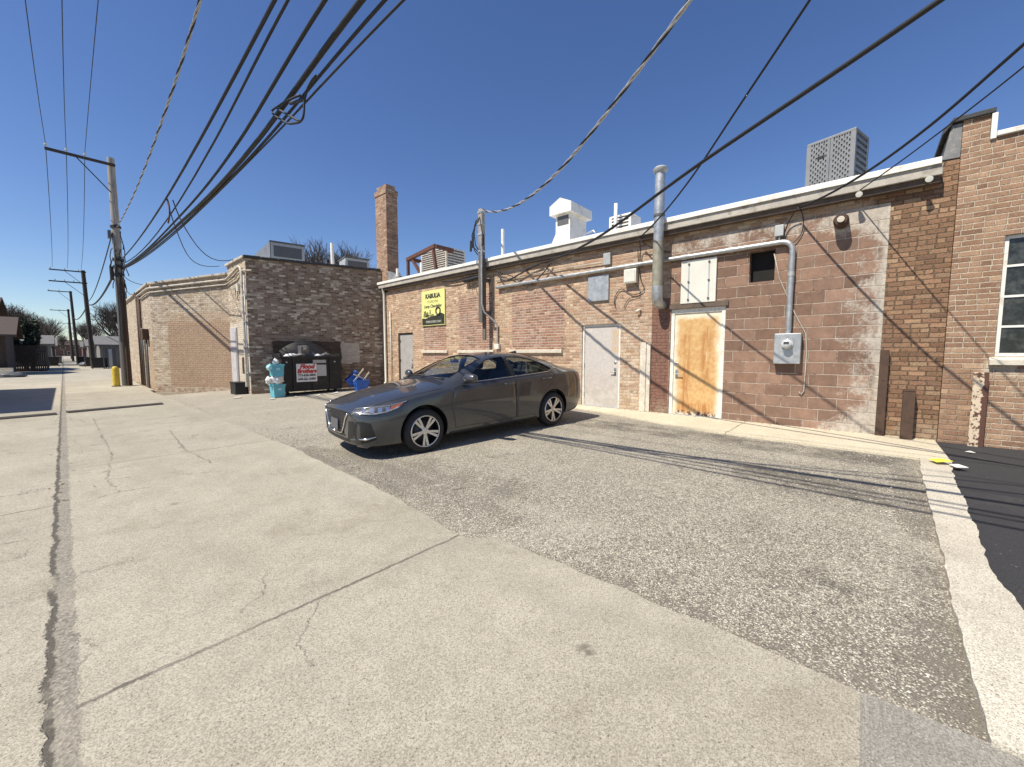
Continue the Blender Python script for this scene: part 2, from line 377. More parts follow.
def sheet(name, pts, z, mat, thick=0.0, zf=None):
    b = MB(); P = [(x, y, (zf(x) if zf else z)) for x, y in pts]
    b.poly(P)
    if thick:
        for i in range(len(P)):
            a, c = P[i], P[(i + 1) % len(P)]
            b.poly([a, c, (c[0], c[1], c[2] - thick), (a[0], a[1], a[2] - thick)])
    bmesh.ops.remove_doubles(b.bm, verts=b.bm.verts, dist=1e-5)
    o = b.build(name, mat, None, norm=False)
    me = o.data
    if me.polygons[0].normal.z < 0: me.flip_normals()
    return tag(o, kind='structure')

g = sheet('ground', [(-900, -300), (900, -300), (900, 2200), (-900, 2200)], -.09, M['dirt'])
tag(g, 'dry bare ground stretching away beyond the alley', 'ground')

# alley slab: the lot side has a broken edge
rnd = random.Random(3)
edge = []
y = 0.02
for y in np.arange(-0.06, 21.4, 0.16):
    x0 = 2.27 if y < 2.3 else (2.06 + .30 * (1 - math.exp(-(y - 2.3) / 2.2)) if y < 7 else 2.325 - .008 * (y - 7))
    if 2.2 < y < 2.42: x0 = 2.2 - (y - 2.2) * .5
    edge.append((x0 + rnd.uniform(-.018, .018) + .02 * math.sin(y * 2.1), float(y)))
alley = edge + [(2.36, 21.5), (2.36, 27.5), (3.6, 29), (4.2, 33), (3.6, 60), (3.2, 400), (-3.0, 400), (-3.4, 60), (-5, 44), (-5, 29), (-3.2, 27), (-2.9, -.06)]
tag(sheet('alley', alley, 0.0, M['alley'], .08), 'weathered beige concrete alley with a gravelly seam down its middle', 'alley')
tag(sheet('alley', [(-2.9, -12), (2.27, -12), (2.29, -.42), (2.27, .005), (-2.9, .005)], -.003, M['new_conc'], .08), 'newer grey broomed concrete at the near end of the alley', 'alley')

# the car park
lb = MB()
rows = []
for i in range(30):
    x = 2.0 + i * (9.05 - 2.0) / 29
    rows.append([(x, yy, zlot(x)) for yy in np.linspace(-.62, 18.8, 60)])
lb.grid(rows)
lot = lb.build('gravel_lot', M['gravel']); 
if lot.data.polygons[0].normal.z < 0: lot.data.flip_normals()
tag(lot, 'worn stony asphalt parking lot between alley and shop wall', 'parking lot', kind='structure')

slab_pts = [(9.02, -.88), (9.02, 13.2), (8.55, 13.2), (8.6, 9.0), (8.5, 5.7), (8.1, 4.2), (7.62, 2.75), (7.45, 1.9), (7.36, .6), (7.32, -.62), (7.30, -.88)]
sp_ = []
for (a, b_) in zip(slab_pts[2:], slab_pts[3:]):
    k = max(1, int(math.dist(a, b_) / .18))
    for q in range(k):
        t = q / k; sp_.append((a[0] + (b_[0] - a[0]) * t + rnd.uniform(-.02, .02), a[1] + (b_[1] - a[1]) * t))
tag(sheet('pavement', slab_pts[:2] + sp_ + [slab_pts[-1]], .135, M['slab'], .12), 'pale cream concrete pavement along the shop wall', 'pavement')

KL = [(2.28, -.432), (2.6, -.441), (3.41, -.461), (4.64, -.497), (6.94, -.573), (7.31, -.585)]
KR = [(2.28, -.80), (3.1, -.77), (3.5, -.741), (3.96, -.702), (4.84, -.744), (5.6, -.77), (6.85, -.837), (7.31, -.85)]
def ragged(P, amp, step=.05):
    out = []; v = 0.0
    for x in np.arange(P[0][0], P[-1][0] + step / 2, step):
        v = v * .75 + rnd.uniform(-amp, amp); out.append((float(min(x, P[-1][0])), float(np.interp(x, [p[0] for p in P], [p[1] for p in P])) + v))
    return out
ks = ragged(KL, .006); ke = ragged(KR, .010)[::-1]
tag(sheet('kerb_strip', ks + ke, 0, M['kerb'], .1, lambda x: zlot(x) + .035), 'worn cream concrete strip dividing the two lots', 'kerb')
tag(sheet('asphalt_lot', [(2.27, -9), (9.0, -9), (9.0, -.86), (7.3, -.86), (7.28, -.66), (2.27, -.66)], 0, M['asphalt'], 0, lambda x: zlot(x) + .012), 'fresh dark asphalt lot beside the right building', 'parking lot')

# ================================================================== BUILDING MATERIALS
def mat_main_brick():
    n = N('shop_brick'); X, Y, Z = n.xyz
    u = Y; v = Z
    mm, i1, i2, d = brick_base(n, u, v, .205, .0755, .015, 6, .004, .007)
    big = n.noise(.9, 5, .6); mid = n.noise(7, 5, .65); fine = n.noise(70, 4, .7)
    tan = n.ramp(i1, [(0, (.36, .22, .135)), (.2, (.48, .31, .20)), (.42, (.58, .42, .28)), (.62, (.48, .28, .18)), (.8, (.66, .50, .34)), (1, (.36, .19, .125))])
    red = n.ramp(i1, [(0, (.26, .125, .075)), (.3, (.34, .17, .105)), (.55, (.42, .24, .155)), (.8, (.30, .14, .09)), (1, (.48, .31, .21))])
    org = n.ramp(i1, [(0, (.20, .11, .062)), (.3, (.29, .165, .095)), (.6, (.37, .22, .13)), (.85, (.25, .13, .078)), (1, (.45, .30, .18))])
    jit = n.m('MULTIPLY', n.m('SUBTRACT', n.noise(6, 3), .5), .10)
    zi = n.m('MAXIMUM', n.box(u, v, 8.78, 10.4, 1.5, 3.38, .02, jit), n.box(u, v, 6.1, 8.0, 1.6, 3.25, .02, jit))
    zi = n.m('MAXIMUM', zi, n.box(u, v, 11.1, 12.4, 1.2, 2.5, .02, jit))
    zi = n.m('MAXIMUM', zi, n.m('MULTIPLY', n.box(u, v, 3.7, 5.6, 1.8, 4.2, .3, jit), .35))
    zr = n.sm(n.m('ADD', u, jit), .1, -.05)
    col = n.mix(zi, tan, red); col = n.mix(zr, col, org)
    # eroded and smeared faces, sooty patches
    col = n.mul(col, n.lin(i2, 0, 1, .78, 1.18)); col = n.mul(col, n.lin(fine, .25, .75, .75, 1.25))
    smear = n.m('MULTIPLY', n.sm(n.m('ADD', n.m('MULTIPLY', mid, .6), n.m('MULTIPLY', n.noise(1.6, 4), .4)), .50, .62), n.m('SUBTRACT', .62, n.m('MULTIPLY', zi, .40)))
    mort = n.mul((.58, .46, .33), n.lin(n.noise(30, 4, .7), .25, .75, .62, 1.25))
    morto = n.mul((.24, .165, .10), n.lin(n.noise(30, 4, .7), .25, .75, .4, 1.2))
    mort = n.mix(zi, mort, n.mul((.70, .62, .52), n.lin(n.noise(30, 4, .7), .25, .75, .7, 1.15)))
    mort = n.mix(zr, mort, morto)
    col = n.mix(n.m('MULTIPLY', smear, n.m('SUBTRACT', 1.0, n.m('MULTIPLY', zr, .7))), col, mort)
    col = n.mix(n.m('MULTIPLY', mm, .92), col, mort)
    pit = n.m('MULTIPLY', n.sm(n.noise(36, 4, .75), .55, .62), n.lin(zr, 0, 1, .6, .8)); col = n.mix(pit, col, n.mul(col, .36))
    dk = n.m('MULTIPLY', n.m('MULTIPLY', n.m('GREATER_THAN', i2, .86), n.m('SUBTRACT', 1.0, mm)), n.lin(zr, 0, 1, .25, .5))
    col = n.mix(dk, col, (.12, .07, .05))
    soot = n.m('MULTIPLY', n.sm(n.noise(.8, 6, .7), .56, .74), .35)
    col = n.mix(soot, col, n.mul(col, .55))
    white = n.m('MULTIPLY', n.m('MULTIPLY', n.box(u, v, 3.65, 5.7, .1, 2.3, .25, jit), n.sm(n.noise(5, 5, .7), .42, .62)), .55)
    col = n.mix(white, col, (.66, .58, .45))
    # the brown painted strip beside the block infill
    pz = n.box(u, v, 3.2, 3.70, 0, 2.72, .012, n.m('MULTIPLY', jit, .25))
    pz = n.m('MAXIMUM', pz, n.m('MULTIPLY', n.box(u, v, 3.2, 3.62, 0, 3.9, .012), .0))
    pnt = n.mul((.205, .105, .075), n.lin(n.noise(12, 5, .7), .3, .7, .78, 1.25))
    col = n.mix(n.m('MULTIPLY', pz, n.sm(n.noise(22, 4, .7), .30, .40)), col, pnt)
    # dirt splash at the foot and under the eave drip
    foot = n.m('MULTIPLY', n.sm(n.m('ADD', v, jit), .55, .12), n.sm(n.noise(4, 5, .7), .35, .6))
    col = n.mix(n.m('MULTIPLY', foot, .55), col, (.46, .39, .28))
    h = n.m('SUBTRACT', n.m('MULTIPLY', fine, .45), n.m('MULTIPLY', mm, n.lin(zr, 0, 1, .55, 1.1)))
    h = n.m('ADD', h, n.m('ADD', n.m('MULTIPLY', n.noise(24, 4, .7), .5), n.m('MULTIPLY', i2, .35)))
    return n.done(col, .93, 0, n.bump(h, .022, 1.0))
M['main_brick'] = mat_main_brick()

def mat_block():
    n = N('brown_painted_block'); X, Y, Z = n.xyz
    mm, i1, i2, d = brick_base(n, Y, Z, .41, .212, .014, 0, .004, .005, .06)
    fine = n.noise(60, 4, .7); mid = n.noise(6, 6, .7)
    col = n.mul(n.mix(i1, (.205, .120, .080), (.275, .172, .120)), n.lin(n.m('ADD', n.m('MULTIPLY', mid, .6), n.m('MULTIPLY', fine, .4)), .3, .7, .66, 1.34))
    col = n.mul(col, n.lin(i2, 0, 1, .80, 1.18))
    col = n.mix(n.m('MULTIPLY', n.sm(n.noise(48, 4, .7), .60, .66), .5), col, (.09, .055, .04))
    # paint worn off the joints, lime bloom towards the right end, along the top and the foot
    jm = n.m('MULTIPLY', mm, n.sm(n.noise(5.5, 5, .7), .34, .50))
    side = n.sm(Y, .95, -.25); foot = n.sm(Z, .75, .15); top = n.sm(Z, 3.35, 3.8)
    wear = n.m('ADD', n.m('MULTIPLY', side, .26), n.m('ADD', n.m('MULTIPLY', foot, n.lin(side, 0, 1, .10, .22)), n.m('MULTIPLY', top, .24)))
    nz = n.m('ADD', n.m('MULTIPLY', n.noise(3.2, 6, .72, dist=.4), .7), n.m('MULTIPLY', n.noise(28, 4, .7), .3))
    nz = n.m('ADD', nz, n.m('MULTIPLY', mm, .10))
    bl = n.sm(n.m('ADD', nz, n.m('ADD', wear, .04)), .70, .86)
    lime = n.mul((.56, .50, .42), n.lin(n.noise(16, 5, .7), .25, .75, .55, 1.2))
    col = n.mix(n.m('MULTIPLY', mm, .35), col, (.12, .07, .05))
    col = n.mix(n.m('MULTIPLY', jm, .85), col, (.54, .44, .35))
    col = n.mix(n.m('MULTIPLY', bl, .85), col, lime)
    edge = n.sm(n.m('ADD', Y, n.m('MULTIPLY', n.m('SUBTRACT', n.noise(7, 3), .5), .12)), -.10, -.17)
    col = n.mix(edge, col, n.mul((.58, .52, .43), n.lin(n.noise(20, 5, .7), .25, .75, .5, 1.15)))
    dirt = n.m('MULTIPLY', n.sm(n.noise(1.6, 6, .7), .56, .70), .4); col = n.mix(dirt, col, n.mul(col, .6))
    h = n.m('SUBTRACT', n.m('ADD', n.m('MULTIPLY', fine, .45), n.m('MULTIPLY', mid, .25)), n.m('MULTIPLY', mm, .75))
    return n.done(col, .85, 0, n.bump(h, .016, 1.0))
M['block'] = mat_block()

def mat_right_brick():
    n = N('right_building_brick'); X, Y, Z = n.xyz
    mm, i1, i2, d = brick_base(n, Y, Z, .215, .079, .016, 7, .003, .003)
    fine = n.noise(70, 4, .7); mid = n.noise(5, 5, .65)
    col = n.ramp(i1, [(0, (.22, .125, .078)), (.25, (.30, .18, .115)), (.5, (.36, .225, .145)), (.75, (.27, .155, .095)), (1, (.42, .28, .18))])
    col = n.mul(col, n.lin(fine, .25, .75, .68, 1.3)); col = n.mul(col, n.lin(mid, .3, .7, .8, 1.2))
    mort = n.mul((.60, .49, .36), n.lin(n.noise(25, 4, .7), .25, .75, .6, 1.2))
    rp = n.sm(n.noise(34, 4, .75), .57, .64); col = n.mix(n.m('MULTIPLY', rp, .55), col, n.mul(col, .45))
    low = n.m('MULTIPLY', n.sm(Y, -1.45, -1.2), n.sm(Z, 1.5, 1.1))
    mort = n.mix(n.m('MULTIPLY', low, .6), mort, (.20, .12, .075))
    col = n.mix(n.m('MULTIPLY', mm, .9), col, mort)
    sm_ = n.m('MULTIPLY', n.sm(n.noise(4, 6, .7), .58, .68), .4); col = n.mix(sm_, col, mort)
    sill = n.m('MULTIPLY', n.box(Y, Z, -9, -1.3, 1.15, 1.38, .05), n.sm(n.noise(8, 5, .7), .40, .55)); col = n.mix(n.m('MULTIPLY', sill, .7), col, (.62, .53, .40))
    h = n.m('SUBTRACT', n.m('ADD', n.m('MULTIPLY', fine, .4), n.m('MULTIPLY', i2, .4)), n.m('MULTIPLY', mm, .9))
    return n.done(col, .92, 0, n.bump(h, .018, 1.0))
M['right_brick'] = mat_right_brick()

def mat_left_brick(name, axis, off, pal, mortc, patches, seed=0.0):
    """axis: unit vector along the wall; patches: (u0,u1,v0,v1,colour,cover)"""
    n = N(name); X, Y, Z = n.xyz
    u = n.m('ADD', n.vm('DOT_PRODUCT', n.pos, axis), off); v = Z
    mm, i1, i2, d = brick_base(n, n.m('ADD', u, seed), v, .205, .076, .014, 6, .005, .006)
    fine = n.noise(60, 4, .7); mid = n.noise(5, 5, .65)
    col = n.ramp(i1, pal); col = n.mul(col, n.lin(fine, .25, .75, .75, 1.25)); col = n.mul(col, n.lin(mid, .3, .7, .8, 1.2))
    mort = n.mul(mortc, n.lin(n.noise(25, 4, .7), .25, .75, .6, 1.2))
    pit = n.m('MULTIPLY', n.sm(n.noise(38, 4, .72), .56, .63), .6); col = n.mix(pit, col, n.mul(col, .38))
    smear = n.m('MULTIPLY', n.sm(n.noise(3.4, 6, .72), .50, .64), .45)
    col = n.mix(smear, col, mort); col = n.mix(n.m('MULTIPLY', mm, .85), col, mort)
    jit = n.m('MULTIPLY', n.m('SUBTRACT', n.noise(5, 4), .5), .12)
    for (u0, u1, v0, v1, c, cov) in patches:
        k = n.box(u, v, u0, u1, v0, v1, .03, jit)
        pc = n.mul(c, n.lin(n.noise(9, 5, .7), .3, .7, .82, 1.18)); pc = n.mix(n.m('MULTIPLY', mm, .35), pc, n.mul(pc, .7))
        col = n.mix(n.m('MULTIPLY', k, n.m('MULTIPLY', cov, n.sm(n.noise(14, 4, .7), .24, .36))), col, pc)
    st = n.m('MULTIPLY', n.sm(n.noise(1.1, 6, .7), .55, .72), .35); col = n.mix(st, col, n.mul(col, .6))
    foot = n.m('MULTIPLY', n.sm(n.m('ADD', v, jit), .32, .08), n.sm(n.noise(6, 5, .7), .42, .6)); col = n.mix(n.m('MULTIPLY', foot, .6), col, (.30, .17, .11))
    h = n.m('SUBTRACT', n.m('ADD', n.m('MULTIPLY', fine, .5), n.m('MULTIPLY', i2, .4)), n.m('MULTIPLY', mm, .7))
    return n.done(col, .93, 0, n.bump(h, .022, 1.0))

tanpal = [(0, (.34, .25, .175)), (.2, (.48, .38, .275)), (.45, (.58, .48, .36)), (.7, (.42, .31, .22)), (.88, (.66, .57, .45)), (1, (.26, .165, .11))]
dkpal = [(0, (.16, .105, .07)), (.3, (.29, .205, .14)), (.5, (.39, .295, .21)), (.65, (.22, .145, .10)), (.82, (.50, .41, .31)), (1, (.72, .63, .50))]
DG = Vector((4.35 - 2.41, 18.5 - 21.5, 0)); DGL = DG.length; DG.normalize()
DK = Vector((9 - 4.35, 15.3 - 16.2, 0)); DK.normalize()
M['left_far'] = mat_left_brick('pale_brick_alley_side', (0, -1, 0), 21.5, tanpal, (.60, .52, .40), [(-.9, .1, .0, 2.0, (.45, .32, .21), .9)])
M['left_diag'] = mat_left_brick('pale_brick_corner', tuple(DG), -DG.dot(Vector((2.41, 21.5, 0))), tanpal, (.62, .54, .42), [(.75, DGL + .1, .15, 2.75, (.40, .275, .185), .93), (.75, DGL, 2.6, 3.1, (.46, .32, .21), .5)])
M['left_pier'] = mat_left_brick('pale_brick_pier', (0, -1, 0), 18.5, tanpal, (.66, .58, .46), [(.0, 2.4, .2, 2.6, (.66, .60, .49), .6)])
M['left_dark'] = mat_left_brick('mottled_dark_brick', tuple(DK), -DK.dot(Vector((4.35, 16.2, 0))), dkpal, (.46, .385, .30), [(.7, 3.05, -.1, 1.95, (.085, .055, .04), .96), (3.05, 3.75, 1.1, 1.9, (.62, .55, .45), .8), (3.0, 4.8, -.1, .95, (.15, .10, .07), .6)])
M['chimney'] = mat_left_brick('chimney_brick', (.7, -1, 0), 0, [(0, (.22, .115, .075)), (.3, (.34, .195, .125)), (.6, (.43, .27, .18)), (.85, (.27, .145, .095)), (1, (.52, .38, .27))], (.46, .37, .27), [])

M['white'] = simple('weathered_white_metal', (.78, .76, .70), .5, 0, .08, 3, 0, 80, (.62, .56, .46))
M['cream'] = simple('cream_metal', (.66, .64, .56), .5, 0, .08, 3)
M['galv'] = simple('galvanised_steel', (.46, .47, .47), .42, .6, .2, 8, 0, 80, (.36, .35, .32))
M['greymetal'] = simple('grey_painted_metal', (.40, .41, .40), .5, .2, .15, 5)
M['dkgrey'] = simple('dark_grey_metal', (.11, .11, .11), .55, .2, .25, 6)
M['fascia'] = simple('weathered_fascia', (.42, .385, .33), .8, 0, .25, 3, .2, 60, (.27, .235, .19))
M['soffit'] = simple('soffit_timber', (.12, .09, .07), .9, 0, .4, 6, .3)
M['black'] = simple('black_rubber', (.018, .018, .018), .7, 0, .3, 8)
M['blackhole'] = simple('unlit_interior', (.012, .011, .010), .95, 0, .2, 4)
M['rust'] = simple('rusty_iron', (.085, .05, .034), .85, .1, .4, 7, .3, 60, (.06, .035, .025))
M['rustbeam'] = simple('rust_red_beam', (.115, .05, .036), .85, 0, .35, 6, .2)
M['coping'] = simple('bitumen_coping', (.05, .05, .052), .8, 0, .35, 6, .4, 40)
M['copingpale'] = simple('pale_clay_coping', (.52, .47, .40), .8, 0, .3, 9, .3, 40, (.25, .2, .16))
M['roof'] = simple('pale_roof_membrane', (.62, .60, .55), .8, 0, .12, 2)
M['stonesill'] = simple('stone_sill', (.58, .53, .43), .85, 0, .2, 8, .3, 60)
M['wood'] = simple('grey_weathered_wood', (.62, .56, .46), .85, 0, .3, 8, .3, 50, (.44, .36, .27))
M['wire'] = simple('black_cable', (.016, .016, .018), .55, 0, .2, 5)
M['alu'] = simple('bare_aluminium_wire', (.50, .50, .49), .45, .6, .3, 14)

def mat_pole():
    n = N('weathered_pole_timber'); X, Y, Z = n.xyz
    g = n.noise(1.0, 4, .65, vec=n.vec(n.m('MULTIPLY', X, 40), n.m('MULTIPLY', Y, 40), n.m('MULTIPLY', Z, 1.6)))
    c = n.ramp(g, [(.25, (.13, .115, .10)), (.5, (.29, .265, .235)), (.75, (.42, .395, .36))])
    c = n.mix(n.m('MULTIPLY', n.sm(n.noise(.7, 4), .5, .7), .5), c, (.10, .08, .06))
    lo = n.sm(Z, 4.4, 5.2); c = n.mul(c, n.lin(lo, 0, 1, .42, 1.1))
    return n.done(c, .92, 0, n.bump(g, .01, .8))
M['pole'] = mat_pole()

def mat_door(name, base, marks):
    n = N(name); X, Y, Z = n.xyz
    a = n.noise(2.2, 6, .7); b = n.noise(14, 5, .7)
    c = n.mul(base, n.lin(b, .3, .7, .88, 1.1))
    return n, c, a, b, Y, Z
n, c, a, b, Y, Z = mat_door('rust_bleeding_door', (.74, .66, .50), 0)
k = n.m('MULTIPLY', n.box(Y, Z, 2.31, 3.12, .20, 2.25, .07, n.m('MULTIPLY', n.m('SUBTRACT', n.noise(4, 4), .5), .15)), 1.0)
st = n.noise(1, 5, .7, vec=n.vec(n.m('MULTIPLY', Y, 9), 0, n.m('MULTIPLY', Z, 1.3)))
rust = n.m('MULTIPLY', k, n.sm(n.m('ADD', n.m('MULTIPLY', st, .5), n.m('MULTIPLY', a, .5)), .22, .46))
bars = n.m('MAXIMUM', n.box(Y, Z, 2.86, 3.0, .25, 1.9, .06), n.m('MAXIMUM', n.box(Y, Z, 2.45, 2.62, .9, 2.05, .07), n.box(Y, Z, 2.3, 3.1, .18, .42, .06)))
c = n.mix(n.m('MULTIPLY', rust, .9), c, n.mix(n.sm(b, .35, .65), (.50, .255, .07), (.60, .37, .135)))
c = n.mix(n.m('MULTIPLY', n.m('MULTIPLY', bars, n.sm(st, .38, .6)), .85), c, (.38, .155, .04))
c = n.mix(n.m('MULTIPLY', n.box(Y, Z, 2.3, 3.15, .12, .24, .02), n.sm(b, .45, .55)), c, (.10, .05, .03))
M['door_rust'] = n.done(c, .7, 0, n.bump(b, .003, .4))
n, c, a, b, Y, Z = mat_door('scuffed_grey_door', (.52, .475, .43), 0)
low = n.m('MULTIPLY', n.sm(Z, 1.25, .4), n.sm(a, .45, .58))
c = n.mix(n.m('MULTIPLY', low, .55), c, (.36, .33, .29)); c = n.mix(n.m('MULTIPLY', n.sm(a, .56, .66), .3), c, (.66, .60, .50))
c = n.mix(n.m('MULTIPLY', n.box(Y, Z, 4.50, 4.72, 1.5, 2.1, .07), n.sm(b, .38, .6)), c, (.52, .36, .20))
M['door_grey'] = n.done(c, .65, 0, n.bump(b, .003, .3))
M['door_frame'] = simple('white_door_frame', (.74, .71, .64), .55, 0, .12, 7, 0, 80, (.5, .45, .36))
M['door_back'] = simple('steel_grey_door', (.40, .38, .36), .6, .1, .12, 4)
M['handle'] = simple('brushed_steel', (.5, .49, .46), .35, .9, .1, 20)

# glass that is real glass: dark when the room behind is dark
def mat_glass(name, tint=(.9, .95, .95), rough=.02):
    n = N(name); n.put(n.b.inputs['Transmission Weight'], 1.0); n.put(n.b.inputs['IOR'], 1.45)
    return n.done(tint, rough)
n = N('dusty_window_pane'); f = n.noise(6, 5, .7)
M['pane'] = n.done(n.mix(n.sm(f, .4, .7), (.018, .02, .018), (.075, .08, .072)), n.lin(n.noise(20, 4), .3, .7, .12, .35), 0, n.bump(n.noise(2.2, 3), .01, .35))

# ================================================================== BUILDINGS
def wall_holes(b, f, u0, u1, z0, z1, holes, depth):
    """wall in (u,z) with rectangular openings; f(u,z,d) gives the point d metres into the wall"""
    us = sorted({u0, u1, *[h[0] for h in holes], *[h[1] for h in holes]}); zs = sorted({z0, z1, *[h[2] for h in holes], *[h[3] for h in holes]})
    for a, c in zip(us, us[1:]):
        for e, g_ in zip(zs, zs[1:]):
            mu, mz = (a + c) / 2, (e + g_) / 2
            if any(h[0] < mu < h[1] and h[2] < mz < h[3] for h in holes): continue
            b.poly([f(a, e, 0), f(c, e, 0), f(c, g_, 0), f(a, g_, 0)])
    for (a, c, e, g_) in holes:
        for p, q in (((a, e), (a, g_)), ((c, g_), (c, e)), ((a, g_), (c, g_)), ((c, e), (a, e))):
            b.poly([f(*p, 0), f(*q, 0), f(*q, depth), f(*p, depth)])

shop = thing('brick_shop', 'long low brick shop with two rear doors, brown painted block patch and flat roof', 'building', (9, 7, 0))
fx = lambda u, z, d: (9.0 + d, u, z)
DL = (4.47, 5.55, .135, 2.22); DO = (2.17, 3.27, .135, 2.46); DB = (13.12, 14.14, .10, 2.29); LV = (1.36, 1.78, 2.87, 3.46)
b = MB(); wall_holes(b, fx, -.9, 15.3, -.15, 4.16, [DL, DB, (-.185, 3.30, .0, 3.92)], .14)
b.bx(9.0, 9.355, -.903, -.705, 4.161, 4.42); b.bx(9.3, 20, -.9, 15.3, 4.0, 4.16); b.bx(9.3, 20, 15.1, 15.3, -.1, 4.0)
b.build('wall', M['main_brick'], shop, dist=1e-5)
fb = lambda u, z, d: (8.992 + d, u, z)
b = MB(); wall_holes(b, fb, -.185, 3.30, -.1, 3.92, [DO, LV], .16)
o = b.build('block_wall', M['block'], shop, dist=1e-5)
tag(o, 'brown painted concrete block patch with lime bloom at its right end')
b = MB(); b.bx(9.16, 9.7, LV[0] - .1, LV[1] + .1, LV[2] - .1, LV[3] + .1); b.build('vent_opening', M['blackhole'], shop)
# backing behind doors
# roof, fascia, drip edge
b = MB(); b.bx(8.86, 20, -.70, 15.25, 4.20, 4.335); b.build('roof', M['roof'], shop)
b = MB(); b.bx(8.80, 8.856, -.72, 15.2, 4.15, 4.30, .008); b.bx(8.858, 9.1, -.72, 15.2, 4.163, 4.198)
fo = b.build('fascia', M['fascia'], shop)
b = MB(); b.prism([(8.765, -.70, 4.302), (8.765, -.70, 4.385), (8.785, -.70, 4.40), (8.95, -.70, 4.40), (8.95, -.70, 4.337), (8.862, -.70, 4.337), (8.855, -.70, 4.302)], (0, 15.95, 0))
b.build('drip_edge', M['white'], shop)
b = MB(); b.bx(8.86, 8.995, -.7, 15.2, 4.06, 4.161); b.build('soffit_board', M['soffit'], shop)
# sills under the bricked up windows
for (y0, y1, m) in ((6.15, 8.05, 'stonesill'), (8.72, 10.45, 'stonesill'), (11.0, 12.5, 'stonesill')):
    b = MB(); b.bx(8.93, 9.03, y0, y1, 1.50, 1.60, .012); b.build('sill', M[m], shop)

def door(D, X, mat, fmat, hinge, handle_y, recess=.06, kick=False, frame=.055, head=.05):
    y0, y1, z0, z1 = D
    b = MB(); b.bx(X + recess, X + recess + .045, y0 + frame + .004, y1 - frame - .004, z0 + .012, z1 - head - .004)
    d = b.build('door', mat, shop)
    b = MB(); b.bx(X + recess - .025, X + recess + .05, y0 + .001, y0 + frame, z0 + .004, z1 - .001, .005); b.bx(X + recess - .025, X + recess + .05, y1 - frame, y1 - .001, z0 + .004, z1 - .001, .005)
    b.bx(X + recess - .023, X + recess + .05, y0 + frame, y1 - frame, z1 - head, z1 - .001, .005); b.build('door_frame', fmat, d)
    b = MB(); b.bx(X + recess + .04, X + recess + .055, y0 + .001, y1 - .001, z0 + .002, z1 - .002); b.build('door_backing', M['blackhole'], d)
    for zz in (z0 + .28, (z0 + z1) / 2, z1 - .32):
        b = MB(); b.tube([(X + recess - .008, hinge, zz - .055), (X + recess - .008, hinge, zz + .055)], .013, 8); b.build('hinge', M['dkgrey'], d)
    s_ = 1 if handle_y < (y0 + y1) / 2 else -1
    b = MB(); b.bx(X + recess - .008, X + recess, handle_y - .03, handle_y + .03, z0 + .80, z0 + 1.0, .004)
    b.tube([(X + recess, handle_y, z0 + .9), (X + recess - .055, handle_y, z0 + .9), (X + recess - .06, handle_y + s_ * .12, z0 + .9)], .012, 8); b.build('handle', M['handle'], d, True, sharp=40)
    b = MB(); b.lathe([(.032, 0), (.032, .012), (.02, .02), (0, .02)], (X + recess, handle_y, z0 + 1.13), (0, -PI / 2, 0), 16); b.build('deadbolt', M['handle'], d, True, sharp=40)
    b = MB(); b.bx(X - .03, X + recess, y0, y1, z0 - .02, z0 + .012, .004); b.build('threshold', M['greymetal'], d)
    return d
tag(door(DL, 9.0, M['door_grey'], M['door_frame'], 5.50, 4.62), 'scuffed pale grey steel door')
tag(door(DO, 8.992, M['door_rust'], M['door_frame'], 2.22, 3.12, .05, frame=.075, head=.10), 'white steel door bleeding orange rust')
tag(door(DB, 9.0, M['door_back'], M['rust'], 14.05, 13.25), 'plain grey steel door near the chimney')
b = MB(); b.bx(8.955, 8.991, DO[0] - .05, DO[1] + .05, DO[3] + .002, DO[3] + .10); b.build('lintel', M['soffit'], shop)
# galvanised and cream cover plates over old openings
def plate(y0, y1, z0, z1, X, m, bolts=True, seams=()):
    b = MB(); b.bx(X - .05, X - .001, y0, y1, z0, z1, .006); p = b.build('window_cover', m, shop)
    for yy in seams:
        b = MB(); b.bx(X - .056, X - .05, yy - .012, yy + .012, z0 + .03, z1 - .03); b.build('seam_strip', M['greymetal'], p)
        for zz in (z0 + .08, (z0 + z1) / 2, z1 - .08):
            b = MB(); b.lathe([(.022, 0), (.022, .012), (0, .016)], (X - .056, yy, zz), (0, -PI / 2, 0), 10); b.build('bolt', M['dkgrey'], p)
    return p
tag(plate(4.79, 5.36, 2.80, 3.42, 9.0, M['galv']), 'bluish galvanised cover plate')
tag(plate(2.36, 3.06, 2.56, 3.46, 8.992, M['cream'], seams=(2.50, 2.90)), 'cream cover plate with two bolted seams')
# brick chimney at the far end
ch = MB()
ch.bx(9.0, 9.52, 14.80, 15.62, 4.0, 7.95); ch.bx(8.99, 9.5, 15.05, 15.62, -.1, 4.15)
ch.bx(8.975, 9.545, 14.775, 15.645, 7.95, 8.14); ch.bx(9.05, 9.47, 14.85, 15.57, 8.14, 8.33)
ch.build('chimney', M['chimney'], shop)
b = MB(); b.prism([(9.0, 14.79, 4.40), (9.0, 14.2, 4.40), (9.0, 14.79, 4.85)], (.55, 0, 0)); b.build('flashing', M['galv'], shop)
# downspout in the corner
b = MB(); b.tube([(8.84, 15.0, 4.22), (8.90, 15.0, 4.05), (8.93, 15.0, 3.9), (8.93, 15.0, .3), (8.86, 15.0, .22)], .05, 10); b.build('downspout', M['cream'], shop, True, sharp=50)
b = MB(); b.tube([(8.95, 14.62, 3.2), (8.95, 14.6, .3)], .022, 6); b.build('pipe', M['cream'], shop, True)

